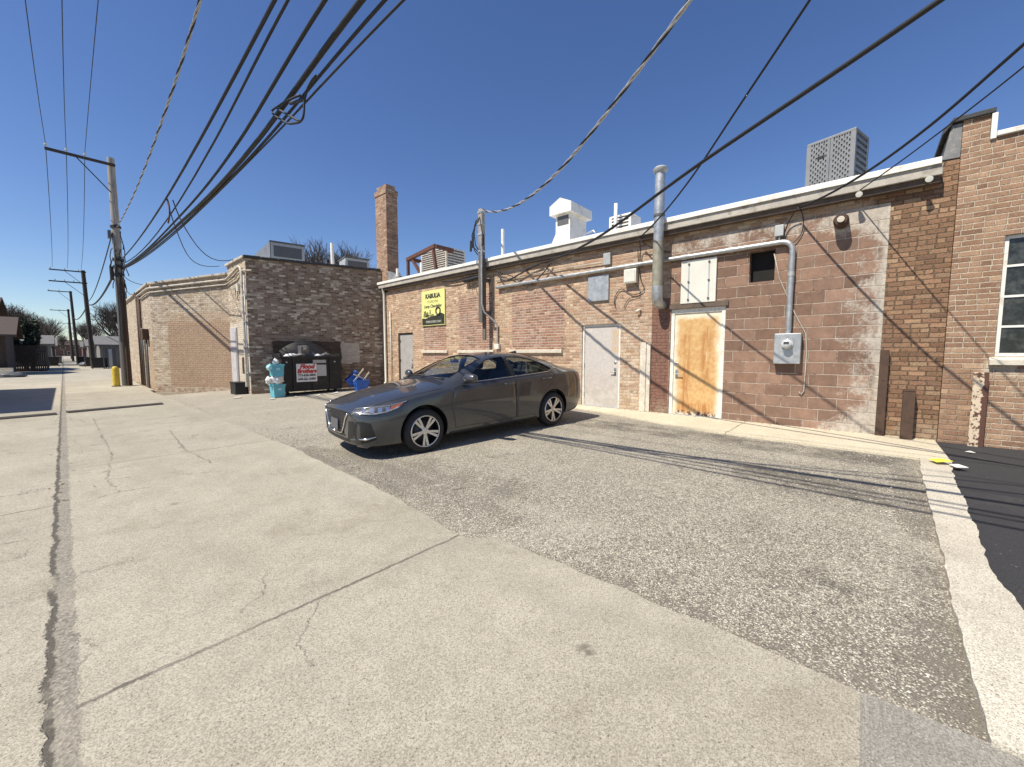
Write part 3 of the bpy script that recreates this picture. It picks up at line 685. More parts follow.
# ---- right building
rb = thing('corner_building', 'tan brick building with parapet and white steel window at the right edge', 'building', (9, -4, 0))
fr = lambda u, z, d: (8.975 + d, u, z)
WN = (-3.2, -1.40, 1.45, 3.17)
b = MB(); wall_holes(b, fr, -9.0, -.905, -.15, 4.56, [WN], .13)
b.bx(8.975, 9.35, -1.17, -.905, 4.56, 4.90); b.bx(9.36, 22, -1.15, -.905, -.1, 4.9)
b.build('wall', M['right_brick'], rb, dist=1e-5)
b = MB(); b.bx(8.93, 9.42, -1.21, -.80, 4.90, 4.965, .01); b.bx(9.42, 22, -1.2, -.80, 4.90, 4.965, .01)
b.prism([(8.94, -.80, 4.90), (8.94, -.80, 4.96), (8.94, -.70, 4.82), (8.94, -.70, 4.76)], (10, 0, 0)); b.build('coping', M['coping'], rb)
b = MB(); b.prism([(8.985, -.90, 4.395), (8.985, -.72, 4.405), (8.985, -.79, 4.88), (8.985, -.90, 4.88)], (10, 0, 0)); b.build('flashing', simple('dull_lead_flashing', (.19, .19, .19), .7, .1, .3, 6, 0, 80, (.30, .28, .24)), rb)
b = MB(); b.bx(8.93, 9.3, -9, -1.235, 4.562, 4.63, .01); b.bx(8.94, 9.32, -1.232, -1.175, 4.54, 4.89, .006); b.build('parapet_cap', M['white'], rb)
b = MB(); b.prism([(8.90, 0, 1.33), (8.90, 0, 1.40), (8.98, 0, 1.445), (9.10, 0, 1.445), (9.10, 0, 1.33)], (0, 1.9, 0)); b.bm.transform(Matrix.Translation((0, -3.25, 0))); b.build('sill', M['stonesill'], rb)
b = MB()
y0, y1, z0, z1 = WN
b.bx(9.03, 9.08, y0 + .001, y0 + .05, z0, z1); b.bx(9.03, 9.08, y1 - .05, y1 - .001, z0, z1); b.bx(9.032, 9.08, y0, y1, z1 - .05, z1 - .001); b.bx(9.032, 9.08, y0, y1, z0 + .001, z0 + .05)
for i in range(1, 4): b.bx(9.036, 9.076, y0, y1, z0 + (z1 - z0) * i / 4 - .016, z0 + (z1 - z0) * i / 4 + .016)
for i in range(1, 4): b.bx(9.039, 9.073, y1 - .47 * i - .014, y1 - .47 * i + .014, z0, z1)
wd = b.build('window', M['white'], rb)
b = MB(); b.bx(9.052, 9.058, y0 + .01, y1 - .01, z0 + .01, z1 - .01); b.build('pane', M['pane'], wd)

# ---- left building
lbd = thing('pale_brick_building', 'pale brick building with chamfered corner and dark mottled side wall on the left', 'building', (4.4, 18, 0))
b = MB(); b.poly([(2.41, 21.5, -.1), (2.41, 34, -.1), (2.41, 34, 4.22), (2.41, 21.5, 4.22)]); b.bx(2.42, 2.7, 33.7, 34, -.1, 4.2); b.build('wall', M['left_far'], lbd)
b = MB(); b.poly([(2.41, 21.5, -.1), (4.35, 18.5, -.1), (4.35, 18.5, 4.50), (2.41, 21.5, 4.22)]); b.build('wall', M['left_diag'], lbd)
b = MB(); b.poly([(4.35, 18.5, -.1), (4.35, 16.2, -.1), (4.35, 16.2, 4.80), (4.35, 18.5, 4.80)]); b.poly([(4.35, 18.5, 4.4), (4.35, 18.5, 4.80), (4.9, 18.5, 4.80), (4.9, 18.5, 4.4)]); b.build('wall', M['left_pier'], lbd)
b = MB(); b.poly([(4.35, 16.2, -.1), (9.3, 15.24, -.1), (9.3, 15.24, 4.92), (4.35, 16.2, 4.80)]); b.build('wall', M['left_dark'], lbd)
b = MB(); b.poly([(2.45, 21.5, 4.15), (4.4, 18.5, 4.4), (14, 18.5, 4.4), (14, 34, 4.15), (2.45, 34, 4.15)]); b.poly([(4.4, 16.3, 4.7), (9.4, 15.35, 4.8), (14, 15.35, 4.8), (14, 18.5, 4.7), (4.4, 18.5, 4.7)]); b.build('roof', M['roof'], lbd)
b = MB()
def cope(b, p, q, n_, wd_, h0, rr):
    p, q = Vector(p), Vector(q); d = (q - p); L = d.length / n_
    for i in range(n_):
        c = p + d * ((i + .5) / n_); ang = math.atan2(d.y, d.x)
        b.box(c + Vector((0, 0, h0 + rr.uniform(-.006, .006))), (L * .97, wd_, .075 + rr.uniform(0, .02)), (0, -math.atan2(d.z, math.hypot(d.x, d.y)), ang + rr.uniform(-.01, .01)), .015)
cope(b, (2.47, 34, 4.22), (2.47, 21.5, 4.22), 20, .30, .03, rnd); cope(b, (2.47, 21.5, 4.22), (4.40, 18.52, 4.50), 6, .30, .03, rnd)
cope(b, (4.42, 18.5, 4.80), (4.42, 16.2, 4.80), 4, .30, .035, rnd); b.build('coping', M['copingpale'], lbd)
b = MB(); cope(b, (4.3, 16.25, 4.80), (8.98, 15.36, 4.92), 9, .26, .02, rnd); b.build('coping', M['coping'], lbd)
# conduits under the roof edge, down the pier
b = MB()
dn = Vector((DG.y, -DG.x, 0)); dn = dn if dn.x < 0 else -dn      # outward normal of the chamfer
def onD(t, z, out=.06): p = Vector((2.41, 21.5, 0)) + DG * t + dn * out; return (p.x, p.y, z)
b.tube([(2.35, 25.3, 4.05), (2.35, 21.55, 4.05), onD(.1, 4.06), onD(DGL - .05, 4.30), (4.28, 18.3, 4.31), (4.28, 16.75, 4.55), (4.28, 16.55, 4.5), (4.28, 16.45, 4.35), (4.28, 16.45, .3)], .045, 8)
cdt = b.build('conduit', M['copingpale'], lbd, True, sharp=50)
b = MB(); b.tube([(2.36, 24, 3.88), (2.36, 21.55, 3.88), onD(.1, 3.9, .05), onD(DGL - .05, 4.12, .05), (4.29, 18.3, 4.13), (4.29, 17.2, 4.2), (4.29, 16.9, 4.32), (4.29, 16.3, 4.36), (4.5, 16.1, 4.36)], .03, 8); b.build('conduit', M['copingpale'], lbd, True, sharp=50)
b = MB(); b.tube([(4.29, 16.24, 4.2), (4.29, 16.24, 1.2), (4.29, 16.24, .2)], .022, 8); b.build('conduit', M['greymetal'], lbd, True)
for zz in (3.5, 2.6, 1.7, .8):
    b = MB(); b.box((4.3, 16.38, zz), (.05, .32, .045)); b.build('pipe_clamp', M['greymetal'], lbd)
b = MB(); b.bx(4.30, 4.349, 17.55, 18.35, .15, 2.45, .01); cab = b.build('cabinet_door', simple('lavender_grey_board', (.47, .45, .46), .7, 0, .15, 4), lbd)
b = MB(); b.bx(4.29, 4.299, 17.6, 17.68, .3, 2.3); b.build('strap_hinge', M['greymetal'], cab)
b = MB(); b.bx(4.25, 4.345, 16.62, 16.80, .75, 1.35, .02); b.build('meter_box', M['rust'], lbd)
b = MB(); b.tube([(4.30, 17.2 + .17 * math.cos(t), 3.65 + .17 * math.sin(t)) for t in np.linspace(0, 2 * PI, 25)[:-1]], .012, 6, closed=True); b.build('cable_coil', M['dkgrey'], lbd)
b = MB(); b.bx(4.27, 4.345, 16.95, 17.12, 3.72, 4.0, .01); b.build('junction_box', M['cream'], lbd)
b = MB(); b.bx(2.375, 2.409, 22.95, 23.75, .02, 2.05); bd = b.build('door', simple('dark_brown_door', (.07, .045, .032), .7, 0, .3, 4), lbd)
b = MB(); b.bx(2.34, 2.375, 23.03, 23.06, 1.0, 1.12); b.build('handle', M['handle'], bd)
b = MB(); b.bx(2.2, 2.405, 22.35, 22.85, 2.05, 2.5, .03); b.build('meter_box', M['rust'], lbd)
for (yy, zt, r_) in ((24.1, 4.0, .05), (24.35, 3.9, .035), (24.7, 4.2, .06), (23.9, 2.6, .03), (22.6, 2.05, .025)):
    b = MB(); b.tube([(2.34, yy, zt), (2.34, yy, .05)], r_, 8); b.build('conduit', M['dkgrey' if r_ < .05 else 'rust'], lbd, True)
# ================================================================== CAR (local: x forward, y to its left, z up)
n = N('gunmetal_car_paint'); fl = n.noise(900, 2)
M['paint'] = n.done(n.mix(n.sm(n.noise(1.2, 5, .6), .3, .7), (.060, .061, .063), (.080, .081, .083)), n.lin(n.noise(3, 5, .7), .3, .7, .30, .42), .55, None, Coat_Weight=1.0, Coat_Roughness=.05)
M['carblack'] = simple('black_car_plastic', (.014, .014, .015), .45, 0, .2, 10)
M['cargloss'] = simple('gloss_black_trim', (.010, .010, .011), .12, 0, .1, 4)
M['chrome'] = simple('chrome_trim', (.72, .72, .72), .12, 1.0, .05, 4)
M['tyre'] = simple('tyre_rubber', (.022, .021, .020), .8, 0, .3, 12)
M['alloy'] = simple('machined_alloy', (.62, .62, .63), .28, .9, .08, 20)
M['seat'] = simple('charcoal_seat_cloth', (.035, .034, .033), .9, 0, .2, 9)
M['amber'] = simple('amber_reflector', (.35, .06, .015), .2, 0, .1, 4)
M['redlens'] = simple('red_lamp_lens', (.22, .012, .012), .15, 0, .1, 4)
n = N('car_window_glass'); tr = n.node('ShaderNodeBsdfTransparent'); gl = n.node('ShaderNodeBsdfGlossy'); mx = n.node('ShaderNodeMixShader'); fr_ = n.node('ShaderNodeLayerWeight')
tr.inputs[0].default_value = (.62, .68, .66, 1); gl.inputs['Roughness'].default_value = .02
n.t.links.new(n.m('ADD', n.m('MULTIPLY', n.m('POWER', fr_.outputs['Facing'], 4.5), .9), .06), mx.inputs[0]); n.t.links.new(tr.outputs[0], mx.inputs[1]); n.t.links.new(gl.outputs[0], mx.inputs[2])
n.t.links.new(mx.outputs[0], n.t.nodes['Material Output'].inputs[0]); M['carglass'] = n.mat
n = N('lamp_cover'); n.put(n.b.inputs['Alpha'], .07); M['lens'] = n.done((.9, .9, .9), .03, 0, None, Coat_Weight=1.0)

_lo = [(0, .18), (.65, .18), (.855, .21), (.90, .38)]
ST = [
 (2.335, [(0, .26), (.36, .26), (.50, .29), (.55, .39), (.57, .52), (.55, .62), (.50, .66), (.42, .68), (.30, .69), (.15, .695), (0, .70)]),
 (2.265, [(0, .19), (.52, .19), (.68, .22), (.73, .36), (.735, .52), (.71, .64), (.665, .69), (.55, .72), (.40, .735), (.2, .75), (0, .755)]),
 (2.04, [(0, .17), (.62, .17), (.80, .20), (.845, .36), (.85, .54), (.82, .695), (.775, .745), (.64, .785), (.46, .81), (.24, .825), (0, .83)]),
 (1.72, [(0, .17), (.66, .17), (.845, .2), (.885, .37), (.892, .58), (.868, .775), (.82, .825), (.68, .862), (.49, .885), (.26, .90), (0, .905)]),
 (1.355, [(0, .17), (.68, .17), (.858, .2), (.902, .38), (.906, .62), (.885, .835), (.838, .88), (.70, .915), (.51, .94), (.27, .955), (0, .96)]),
 (1.06, _lo + [(.907, .64), (.888, .872), (.84, .915), (.73, .95), (.56, .975), (.29, .995), (0, 1.0)]),
 (.88, _lo + [(.907, .65), (.890, .893), (.845, .932), (.775, .965), (.68, 1.005), (.35, 1.05), (0, 1.065)]),
 (.45, _lo + [(.907, .66), (.892, .922), (.855, .958), (.775, 1.08), (.672, 1.215), (.36, 1.268), (0, 1.282)]),
 (.05, _lo + [(.907, .66), (.892, .938), (.855, .974), (.762, 1.17), (.635, 1.345), (.34, 1.398), (0, 1.412)]),
 (-.40, _lo + [(.907, .66), (.893, .952), (.856, .988), (.758, 1.20), (.618, 1.388), (.33, 1.437), (0, 1.449)]),
 (-.90, _lo + [(.907, .66), (.894, .968), (.855, 1.004), (.752, 1.19), (.605, 1.362), (.33, 1.412), (0, 1.424)]),
 (-1.355, [(0, .17), (.66, .17), (.858, .2), (.902, .38), (.907, .65), (.893, .985), (.845, 1.022), (.742, 1.15), (.605, 1.275), (.34, 1.322), (0, 1.336)]),
 (-1.72, [(0, .18), (.65, .18), (.85, .21), (.895, .38), (.903, .65), (.882, .998), (.825, 1.038), (.73, 1.095), (.615, 1.155), (.34, 1.195), (0, 1.206)]),
 (-1.98, [(0, .19), (.64, .19), (.83, .22), (.88, .38), (.888, .65), (.86, 1.0), (.795, 1.04), (.70, 1.062), (.58, 1.082), (.32, 1.10), (0, 1.105)]),
 (-2.22, [(0, .24), (.6, .24), (.76, .27), (.83, .40), (.845, .64), (.81, .975), (.735, 1.035), (.63, 1.06), (.50, 1.078), (.27, 1.092), (0, 1.096)]),
 (-2.33, [(0, .30), (.5, .30), (.66, .33), (.75, .43), (.77, .62), (.725, .87), (.655, .965), (.55, .995), (.43, 1.012), (.24, 1.025), (0, 1.03)]),
 (-2.365, [(0, .35), (.40, .35), (.54, .38), (.62, .46), (.64, .62), (.60, .78), (.54, .86), (.46, .90), (.34, .915), (.18, .92), (0, .925)]),
]
def loft(ST, closed_caps=True):
    bm = bmesh.new(); k = len(ST[0][1]); rings = []
    for x, h in ST:
        L = [bm.verts.new((x, y, z)) for y, z in h]
        Rr = [L[0]] + [bm.verts.new((x, -y, z)) for y, z in h[1:-1]] + [L[-1]]
        rings.append((L, Rr))
    for (A, A2), (B, B2) in zip(rings, rings[1:]):
        for i in range(k - 1):
            bm.faces.new((A[i], A[i + 1], B[i + 1], B[i])); bm.faces.new((A2[i], B2[i], B2[i + 1], A2[i + 1]))
    for (A, A2) in (rings[0], rings[-1]):
        for i in range(k - 1):
            vs = [A[i], A[i + 1], A2[i + 1], A2[i]]; vs = list(dict.fromkeys(vs)); bm.faces.new(vs)
    bmesh.ops.recalc_face_normals(bm, faces=bm.faces)
    return bm, rings

car = thing('parked_car', 'dark grey four-door saloon parked nose out against the brick shop', 'car', (0, 0, 0))
bm, rings = loft(ST)
cl = bm.edges.layers.float.new('crease_edge')
for idx, cr, i0, i1 in ((5, .35, 3, 15), (4, .22, 2, 14), (2, .5, 1, 15), (6, .2, 5, 12)):
    for (A, A2), (B, B2) in list(zip(rings, rings[1:]))[i0:i1]:
        for P, Q in ((A, B), (A2, B2)):
            e = bm.edges.get((P[idx], Q[idx]))
            if e: e[cl] = cr
me = bpy.data.meshes.new('body'); bm.to_mesh(me); bm.free()
tmp = bpy.data.objects.new('tmp', me); COL.objects.link(tmp)
sb = tmp.modifiers.new('s', 'SUBSURF'); sb.levels = 3; sb.render_levels = 3
full = eval_mesh(tmp); bpy.data.objects.remove(tmp)
bmf = bmesh.new(); bmf.from_mesh(full); bmf.faces.ensure_lookup_table(); BV = BVHTree.FromBMesh(bmf)

def boolean(ob, cutters):
    for c in cutters:
        m_ = ob.modifiers.new('b', 'BOOLEAN'); m_.operation = 'DIFFERENCE'; m_.solver = 'EXACT'; m_.object = c
    r = eval_mesh(ob); ob.modifiers.clear(); ob.data = r
    for c in cutters: bpy.data.objects.remove(c)
def cutter(b):
    bmesh.ops.recalc_face_normals(b.bm, faces=b.bm.faces)
    me = bpy.data.meshes.new('c'); b.bm.to_mesh(me); b.bm.free(); o = bpy.data.objects.new('c', me); COL.objects.link(o); return o
AX = 1.355; WR = .325
cs = []
for ax in (AX, -AX):
    for s_ in (1, -1):
        b = MB(); b.lathe([(.378, .60), (.378, 1.05)], (ax, 0, .338), None, 48)
        b.bm.transform(Matrix.Translation((ax, 0, .338)) @ Matrix.Rotation(-s_ * PI / 2, 4, 'X') @ Matrix.Translation((-ax, 0, -.338)))
        cs.append(cutter(b))
# cabin hollow
CAB = []
for x, h in ST[6:14]:
    z5 = h[5][1]; xx = x - .06 if x > .8 else (x + .2 if x < -1.9 else x)
    dz = .05 if x > .8 else .04
    CAB.append((xx, [(0, .36), (.76, .36), (.80, .55), (.81, z5 - .06), (.80, z5 + .0), (h[7][0] - .05, h[7][1] - .02), (h[8][0] - .05, h[8][1] - dz), (h[9][0] - .02, h[9][1] - dz), (0, h[10][1] - dz)]))
bm, _ = loft(CAB); mc = bpy.data.meshes.new('c'); bm.to_mesh(mc); bm.free(); oc = bpy.data.objects.new('c', mc); COL.objects.link(oc); cs.append(oc)
WF = [(.60, .985), (.40, 1.115), (.20, 1.235), (.02, 1.312), (-.15, 1.338), (-.33, 1.348), (-.36, 1.017)]
WRr = [(-.45, 1.024), (-.42, 1.350), (-.70, 1.335), (-.98, 1.285), (-1.20, 1.20), (-1.40, 1.09), (-1.30, 1.055)]
for W in (WF, WRr):
    for s_ in (1, -1):
        b = MB(); b.prism([(x, .5 * s_, z) for x, z in W], (0, .6 * s_, 0)); cs.append(cutter(b))
SCR = [(.90, 0), (.86, .38), (.78, .64), (.10, .555), (.06, .3), (.05, 0)]
BCK = [(-1.02, 0), (-1.04, .3), (-1.09, .53), (-1.66, .565), (-1.73, .3), (-1.75, 0)]
for P in (SCR, BCK):
    pts = P + [(x, -y) for x, y in P[::-1] if y > 0]
    b = MB(); b.prism([(x, y, .97) for x, y in pts], (0, 0, .8)); cs.append(cutter(b))
body = bpy.data.objects.new('body', full.copy()); COL.objects.link(body)
boolean(body, cs)
body.parent = car; me = body.data; me.materials.clear(); me.materials.append(M['paint']); me.materials.append(M['carblack'])
for p in me.polygons:
    p.use_smooth = True
    c = p.center; on = BV.find_nearest(c); far = (on[0] - c).length > .012
    if far or c.z < .19: p.material_index = 1
    # black surrounds of the side glass and the B pillar
    elif c.z > 1.0 and abs(c.y) > .60 and -.47 < c.x < -.33 and c.z < 1.34: p.material_index = 1
me.set_sharp_from_angle(angle=R(32))

def proj_y(x, z, s_, off):
    h = BV.ray_cast(Vector((x, 2.0 * s_, z)), Vector((0, -s_, 0)))
    if h[0] is None: return Vector((x, .85 * s_, z))
    nn = h[1] if h[1].y * s_ > 0 else -h[1]
    return h[0] + nn * off
def proj_z(x, y, off):
    h = BV.ray_cast(Vector((x, y, 3)), Vector((0, 0, -1))); nn = h[1] if h[1].z > 0 else -h[1]
    return h[0] + nn * off
def snap(p, off):
    h = BV.find_nearest(Vector(p)); nn = h[1]
    c = Vector((0, 0, .6)); 
    if nn.dot(h[0] - c) < 0: nn = -nn
    return h[0] + nn * off
def dens(pts, k, closed=False):
    out = []; q = pts + [pts[0]] if closed else pts
    for a, c in zip(q, q[1:]):
        for i in range(k): t = i / k; out.append(tuple(a[j] + (c[j] - a[j]) * t for j in range(len(a))))
    if not closed: out.append(q[-1])
    return out
def patch_side(poly, s_, off, nx=24, nz=10):
    """grid skin over a side outline: columns in x, rows between its lower and upper edge"""
    xs = [p[0] for p in poly]; x0, x1 = min(xs), max(xs); b = MB(); rows = []
    for i in range(nx + 1):
        x = x0 + (x1 - x0) * (i / nx); x = min(max(x, x0 + 1e-4), x1 - 1e-4); zs = []
        for a, c in zip(poly, poly[1:] + poly[:1]):
            if (a[0] - x) * (c[0] - x) <= 0 and a[0] != c[0]: zs.append(a[1] + (c[1] - a[1]) * (x - a[0]) / (c[0] - a[0]))
        if not zs: continue
        z0, z1 = min(zs), max(zs)
        rows.append([proj_y(x, z0 + (z1 - z0) * j / nz, s_, off) for j in range(nz + 1)])
    return b.grid(rows)
def strip_side(line, s_, r, off=.001, k=6, closed=False):
    pts = [proj_y(x, z, s_, off) for x, z in dens(line, k, closed)]
    b = MB(); b.tube(pts, r, 5, closed=closed); return b
def loc(b, name, m, parent, smooth=True, sharp=None, dist=1e-6): return b.build(name, m, parent, smooth, False, sharp, dist)

def glass(b, name): return loc(b, name, M['carglass'], car)
for s_ in (1, -1):
    glass(patch_side(WF, s_, -.010), 'side_window'); glass(patch_side(WRr, s_, -.010), 'side_window')
    loc(strip_side(WF, s_, .010, -.001, 6, True), 'window_seal', M['cargloss'], body); loc(strip_side(WRr, s_, .010, -.001, 6, True), 'window_seal', M['cargloss'], body)
    loc(strip_side([(.62, .972), (-.40, 1.008), (-1.29, 1.044), (-1.43, 1.092), (-1.53, 1.10)], s_, .008, .003), 'chrome_strip', M['chrome'], body)
    loc(strip_side([(-1.43, 1.095), (-1.22, 1.212)], s_, .007, .003), 'chrome_strip', M['chrome'], body)
    # doors: a skin 2 mm proud of the shell, with dark shut lines
    DF = [(.86, .90), (.885, .62), (.83, .30), (-.42, .30), (-.405, .70), (-.40, .985), (.62, .955)]
    DR = [(-.415, .985), (-.42, .70), (-.435, .30), (-.96, .30), (-1.0, .50), (-1.10, .66), (-1.26, .78), (-1.38, .92), (-1.36, 1.025)]
    for D, hx in ((DF, -.26), (DR, -1.17)):
        d = loc(patch_side(D, s_, .0022, 30, 12), 'door', M['paint'], car)
        b = strip_side(D, s_, .0042, .0012, 6, True); loc(b, 'shut_line', M['carblack'], d)
        hz = .895 if hx > -1 else .925
        p0, p1 = proj_y(hx + .10, hz, s_, .03), proj_y(hx - .10, hz + .004, s_, .03)
        b = MB(); b.tube([proj_y(hx + .105, hz, s_, .0), p0 * .8 + proj_y(hx + .07, hz, s_, .034) * .2, proj_y(hx, hz + .002, s_, .036), p1, proj_y(hx - .115, hz + .004, s_, 0)], [.012, .015, .016, .015, .012], 8); loc(b, 'handle', M['paint'], d)
    # mirror
    mm_ = thing
    b = MB(); b.lathe([(.0, -.10), (.05, -.095), (.072, -.06), (.08, 0), (.072, .05), (.045, .085), (0, .092)], (0, 0, 0), None, 16)
    b.bm.transform(Matrix.Translation((.64, s_ * 1.03, 1.055)) @ Matrix.Rotation(s_ * R(12), 4, 'Z') @ Matrix.Diagonal((.85, 1.35, 1, 1)) @ Matrix.Rotation(PI / 2, 4, 'X') @ Matrix.Diagonal((1, .95, 1, 1)))
    mir = loc(b, 'wing_mirror', M['paint'], car)
    b = MB(); b.prism([(.70, s_ * .86, .965), (.58, s_ * .86, .965), (.59, s_ * .86, 1.0), (.68, s_ * .86, 1.0)], (-.0, s_ * .11, .03)); loc(b, 'bracket', M['carblack'], mir, False)
    # rear lamp
    lr = [[snap((x, s_ * y, z), .004) for x, y, z in r] for r in (
        [(-2.02, .90, .99), (-2.18, .86, .995), (-2.30, .76, .96), (-2.36, .60, .93)], [(-2.08, .90, .90), (-2.2, .86, .90), (-2.32, .75, .88), (-2.37, .58, .86)], [(-2.14, .88, .81), (-2.24, .85, .80), (-2.34, .73, .79), (-2.38, .57, .79)])]
    b = MB(); b.grid(lr); loc(b, 'tail_lamp', M['redlens'], car)
    # sill skirt
    loc(strip_side([(.93, .225), (-.93, .225)], s_, .028, -.01, 10), 'sill_skirt', M['carblack'], body)

def patch_top(P, off, nx=14, ny=18):
    xs = [p[0] for p in P]; b = MB(); rows = []
    # P is half outline from centre front round to centre back; build across y
    half = P; ym = max(p[1] for p in P)
    for j in range(-ny, ny + 1):
        y = abs(j) / ny * ym; y = min(y, ym - 1e-4); X_ = []
        for a, c in zip(half, half[1:]):
            if min(a[1], c[1]) <= y <= max(a[1], c[1]) and a[1] != c[1]: X_.append(a[0] + (c[0] - a[0]) * (y - a[1]) / (c[1] - a[1]))
        if len(X_) < 2: continue
        rows.append([proj_z(min(X_) + (max(X_) - min(X_)) * i / nx, y * (1 if j >= 0 else -1), off) for i in range(nx + 1)])
    return b.grid(rows)
glass(patch_top(SCR, -.008), 'windscreen'); glass(patch_top(BCK, -.008), 'rear_window')
for P in (SCR, BCK):
    pts = P + [(x, -y) for x, y in P[::-1] if y > 0]
    pts = dens(pts, 5, True)
    b = MB(); b.tube([proj_z(x, y, -.002) for x, y in pts], .011, 5, closed=True); loc(b, 'window_seal', M['cargloss'], body)
# cowl and wipers
b = MB(); b.grid([[proj_z(x, y, .003) for y in np.linspace(-.70, .70, 25)] for x in (1.00 - .0, .97, .94, .915)]); loc(b, 'cowl', M['carblack'], body)
for y0, y1 in ((.10, .62), (-.52, .0)):
    b = MB(); b.tube([proj_z(.965, y0 - .05, .02), proj_z(.90, y0 + .1, .02), proj_z(.86, y1, .014)], .008, 6); b.tube([proj_z(.885, y0 - .1, .012), proj_z(.84, y1 - .02, .010)], .006, 5); loc(b, 'wiper', M['carblack'], car)
# bonnet line, sculpted ribs
for s_ in (1, -1):
    ln = [(1.02, .83), (1.36, .815), (1.72, .785), (2.0, .72), (2.12, .62)]
    b = MB(); b.tube([proj_z(x, s_ * y, .0008) for x, y in dens(ln, 6)], .0038, 5); loc(b, 'shut_line', M['carblack'], body)
# head lamps
def headlamp(s_):
    top = [(2.215, .55, .695), (2.13, .66, .712), (2.0, .76, .735), (1.86, .835, .765), (1.70, .885, .805), (1.60, .90, .825)]
    bot = [(2.25, .56, .63), (2.18, .68, .635), (2.06, .78, .640), (1.92, .855, .668), (1.78, .90, .715), (1.62, .905, .806)]
    rows = []
    for t in np.linspace(0, 1, 6): rows.append([snap((np.array((a[0], s_ * a[1], a[2])) * (1 - t) + np.array((c[0], s_ * c[1], c[2])) * t), .003) for a, c in zip(top, bot)])
    b = MB(); b.grid(rows); hl = loc(b, 'headlight', M['cargloss'], car)
    pt = lambda u, t, off: snap(np.array([np.interp(u, range(6), [p[i] for p in top]) * (1 if i != 1 else s_) for i in range(3)]) * (1 - t) + np.array([np.interp(u, range(6), [p[i] for p in bot]) * (1 if i != 1 else s_) for i in range(3)]) * t, off)
    for u in (.7, 1.35, 2.0, 2.65):
        b = MB(); b.grid([[pt(u + du + .32 * t, t, .007) for t in (.22, .5, .78)] for du in (0, .18, .36)]); loc(b, 'reflector', M['chrome'], hl)
    b = MB(); b.tube([pt(u, .90, .007) for u in np.linspace(.1, 4.3, 20)], .010, 6); loc(b, 'light_strip', M['alloy'], hl)
    b = MB(); b.tube([pt(u, .04, .006) for u in np.linspace(.0, 4.8, 20)], .006, 6); loc(b, 'light_strip', M['chrome'], hl)
    b = MB(); b.grid([[pt(u, t, .008) for t in (.25, .5, .75)] for u in np.linspace(3.25, 4.4, 6)]); loc(b, 'side_reflector', M['amber'], hl)
    b = MB(); b.grid([[pt(u, t, .012) for t in (0.02, .3, .6, .96)] for u in np.linspace(.05, 4.9, 16)]); loc(b, 'lens', M['lens'], hl)
    # lower corner intake with a bright blade
    T = [(2.28, .50, .56), (2.19, .70, .56), (2.11, .78, .53)]; B_ = [(2.28, .44, .27), (2.18, .66, .275), (2.05, .81, .30)]
    b = MB(); b.grid([[snap(np.array((a[0], s_ * a[1], a[2])) * (1 - t) + np.array((c[0], s_ * c[1], c[2])) * t, .003) for a, c in zip(dens(T, 4), dens(B_, 4))] for t in np.linspace(0, 1, 6)]); fg = loc(b, 'fog_lamp_bezel', M['carblack'], car)
    b = MB(); b.tube([snap((2.20, s_ * .55, .335), .012), snap((2.14, s_ * .70, .335), .016), snap((2.06, s_ * .80, .35), .010)], [.008, .016, .007], 6); loc(b, 'blade', M['chrome'], fg)
    b = MB(); b.tube([snap((2.20, s_ * .50, .235), .006), snap((2.14, s_ * .68, .235), .008), snap((2.04, s_ * .815, .25), .004)], [.012, .02, .01], 6); loc(b, 'lip', M['paint'], fg)
headlamp(1); headlamp(-1)
# grille, emblem left off, plate
G = []
for t in np.linspace(0, 1, 9):
    z = .685 - t * .36; yw = .50 - .20 * min(1, t * 1.25) if t < .8 else .30 + (t - .8) * .4
    G.append([snap((2.45, y, z), .004) for y in np.linspace(-yw, yw, 13)])
b = MB(); b.grid(G); gr = loc(b, 'grille', M['carblack'], car)
for zz in np.linspace(.36, .66, 8):
    b = MB(); b.tube([snap((2.45, y, zz), .006) for y in np.linspace(-.30, .30, 9)], .006, 5); loc(b, 'grille_bar', M['carblack'], gr)
for s_ in (1, -1):
    b = MB(); b.tube([snap((2.42, s_ * y, z), .010) for y, z in ((.51, .68), (.44, .60), (.35, .46), (.28, .375), (.20, .36), (.0, .355))], .014, 6); loc(b, 'chrome_surround', M['chrome'], gr)
b = MB(); b.grid([[snap((2.45, y, z), .003) for y in np.linspace(-.52, .52, 15)] for z in (.30, .26, .215)]); loc(b, 'lower_intake', M['carblack'], car)
b = MB(); b.box((2.352, 0, .47), (.012, .31, .155), (0, R(-4), 0), .004); loc(b, 'number_plate', simple('dark_plate', (.10, .10, .11), .5, 0, .1, 5), car, False)
b = MB(); b.grid([[snap((-2.40, y, z), .004) for y in np.linspace(-.62, .62, 15)] for z in (.40, .34, .26)]); loc(b, 'rear_diffuser', M['carblack'], car)
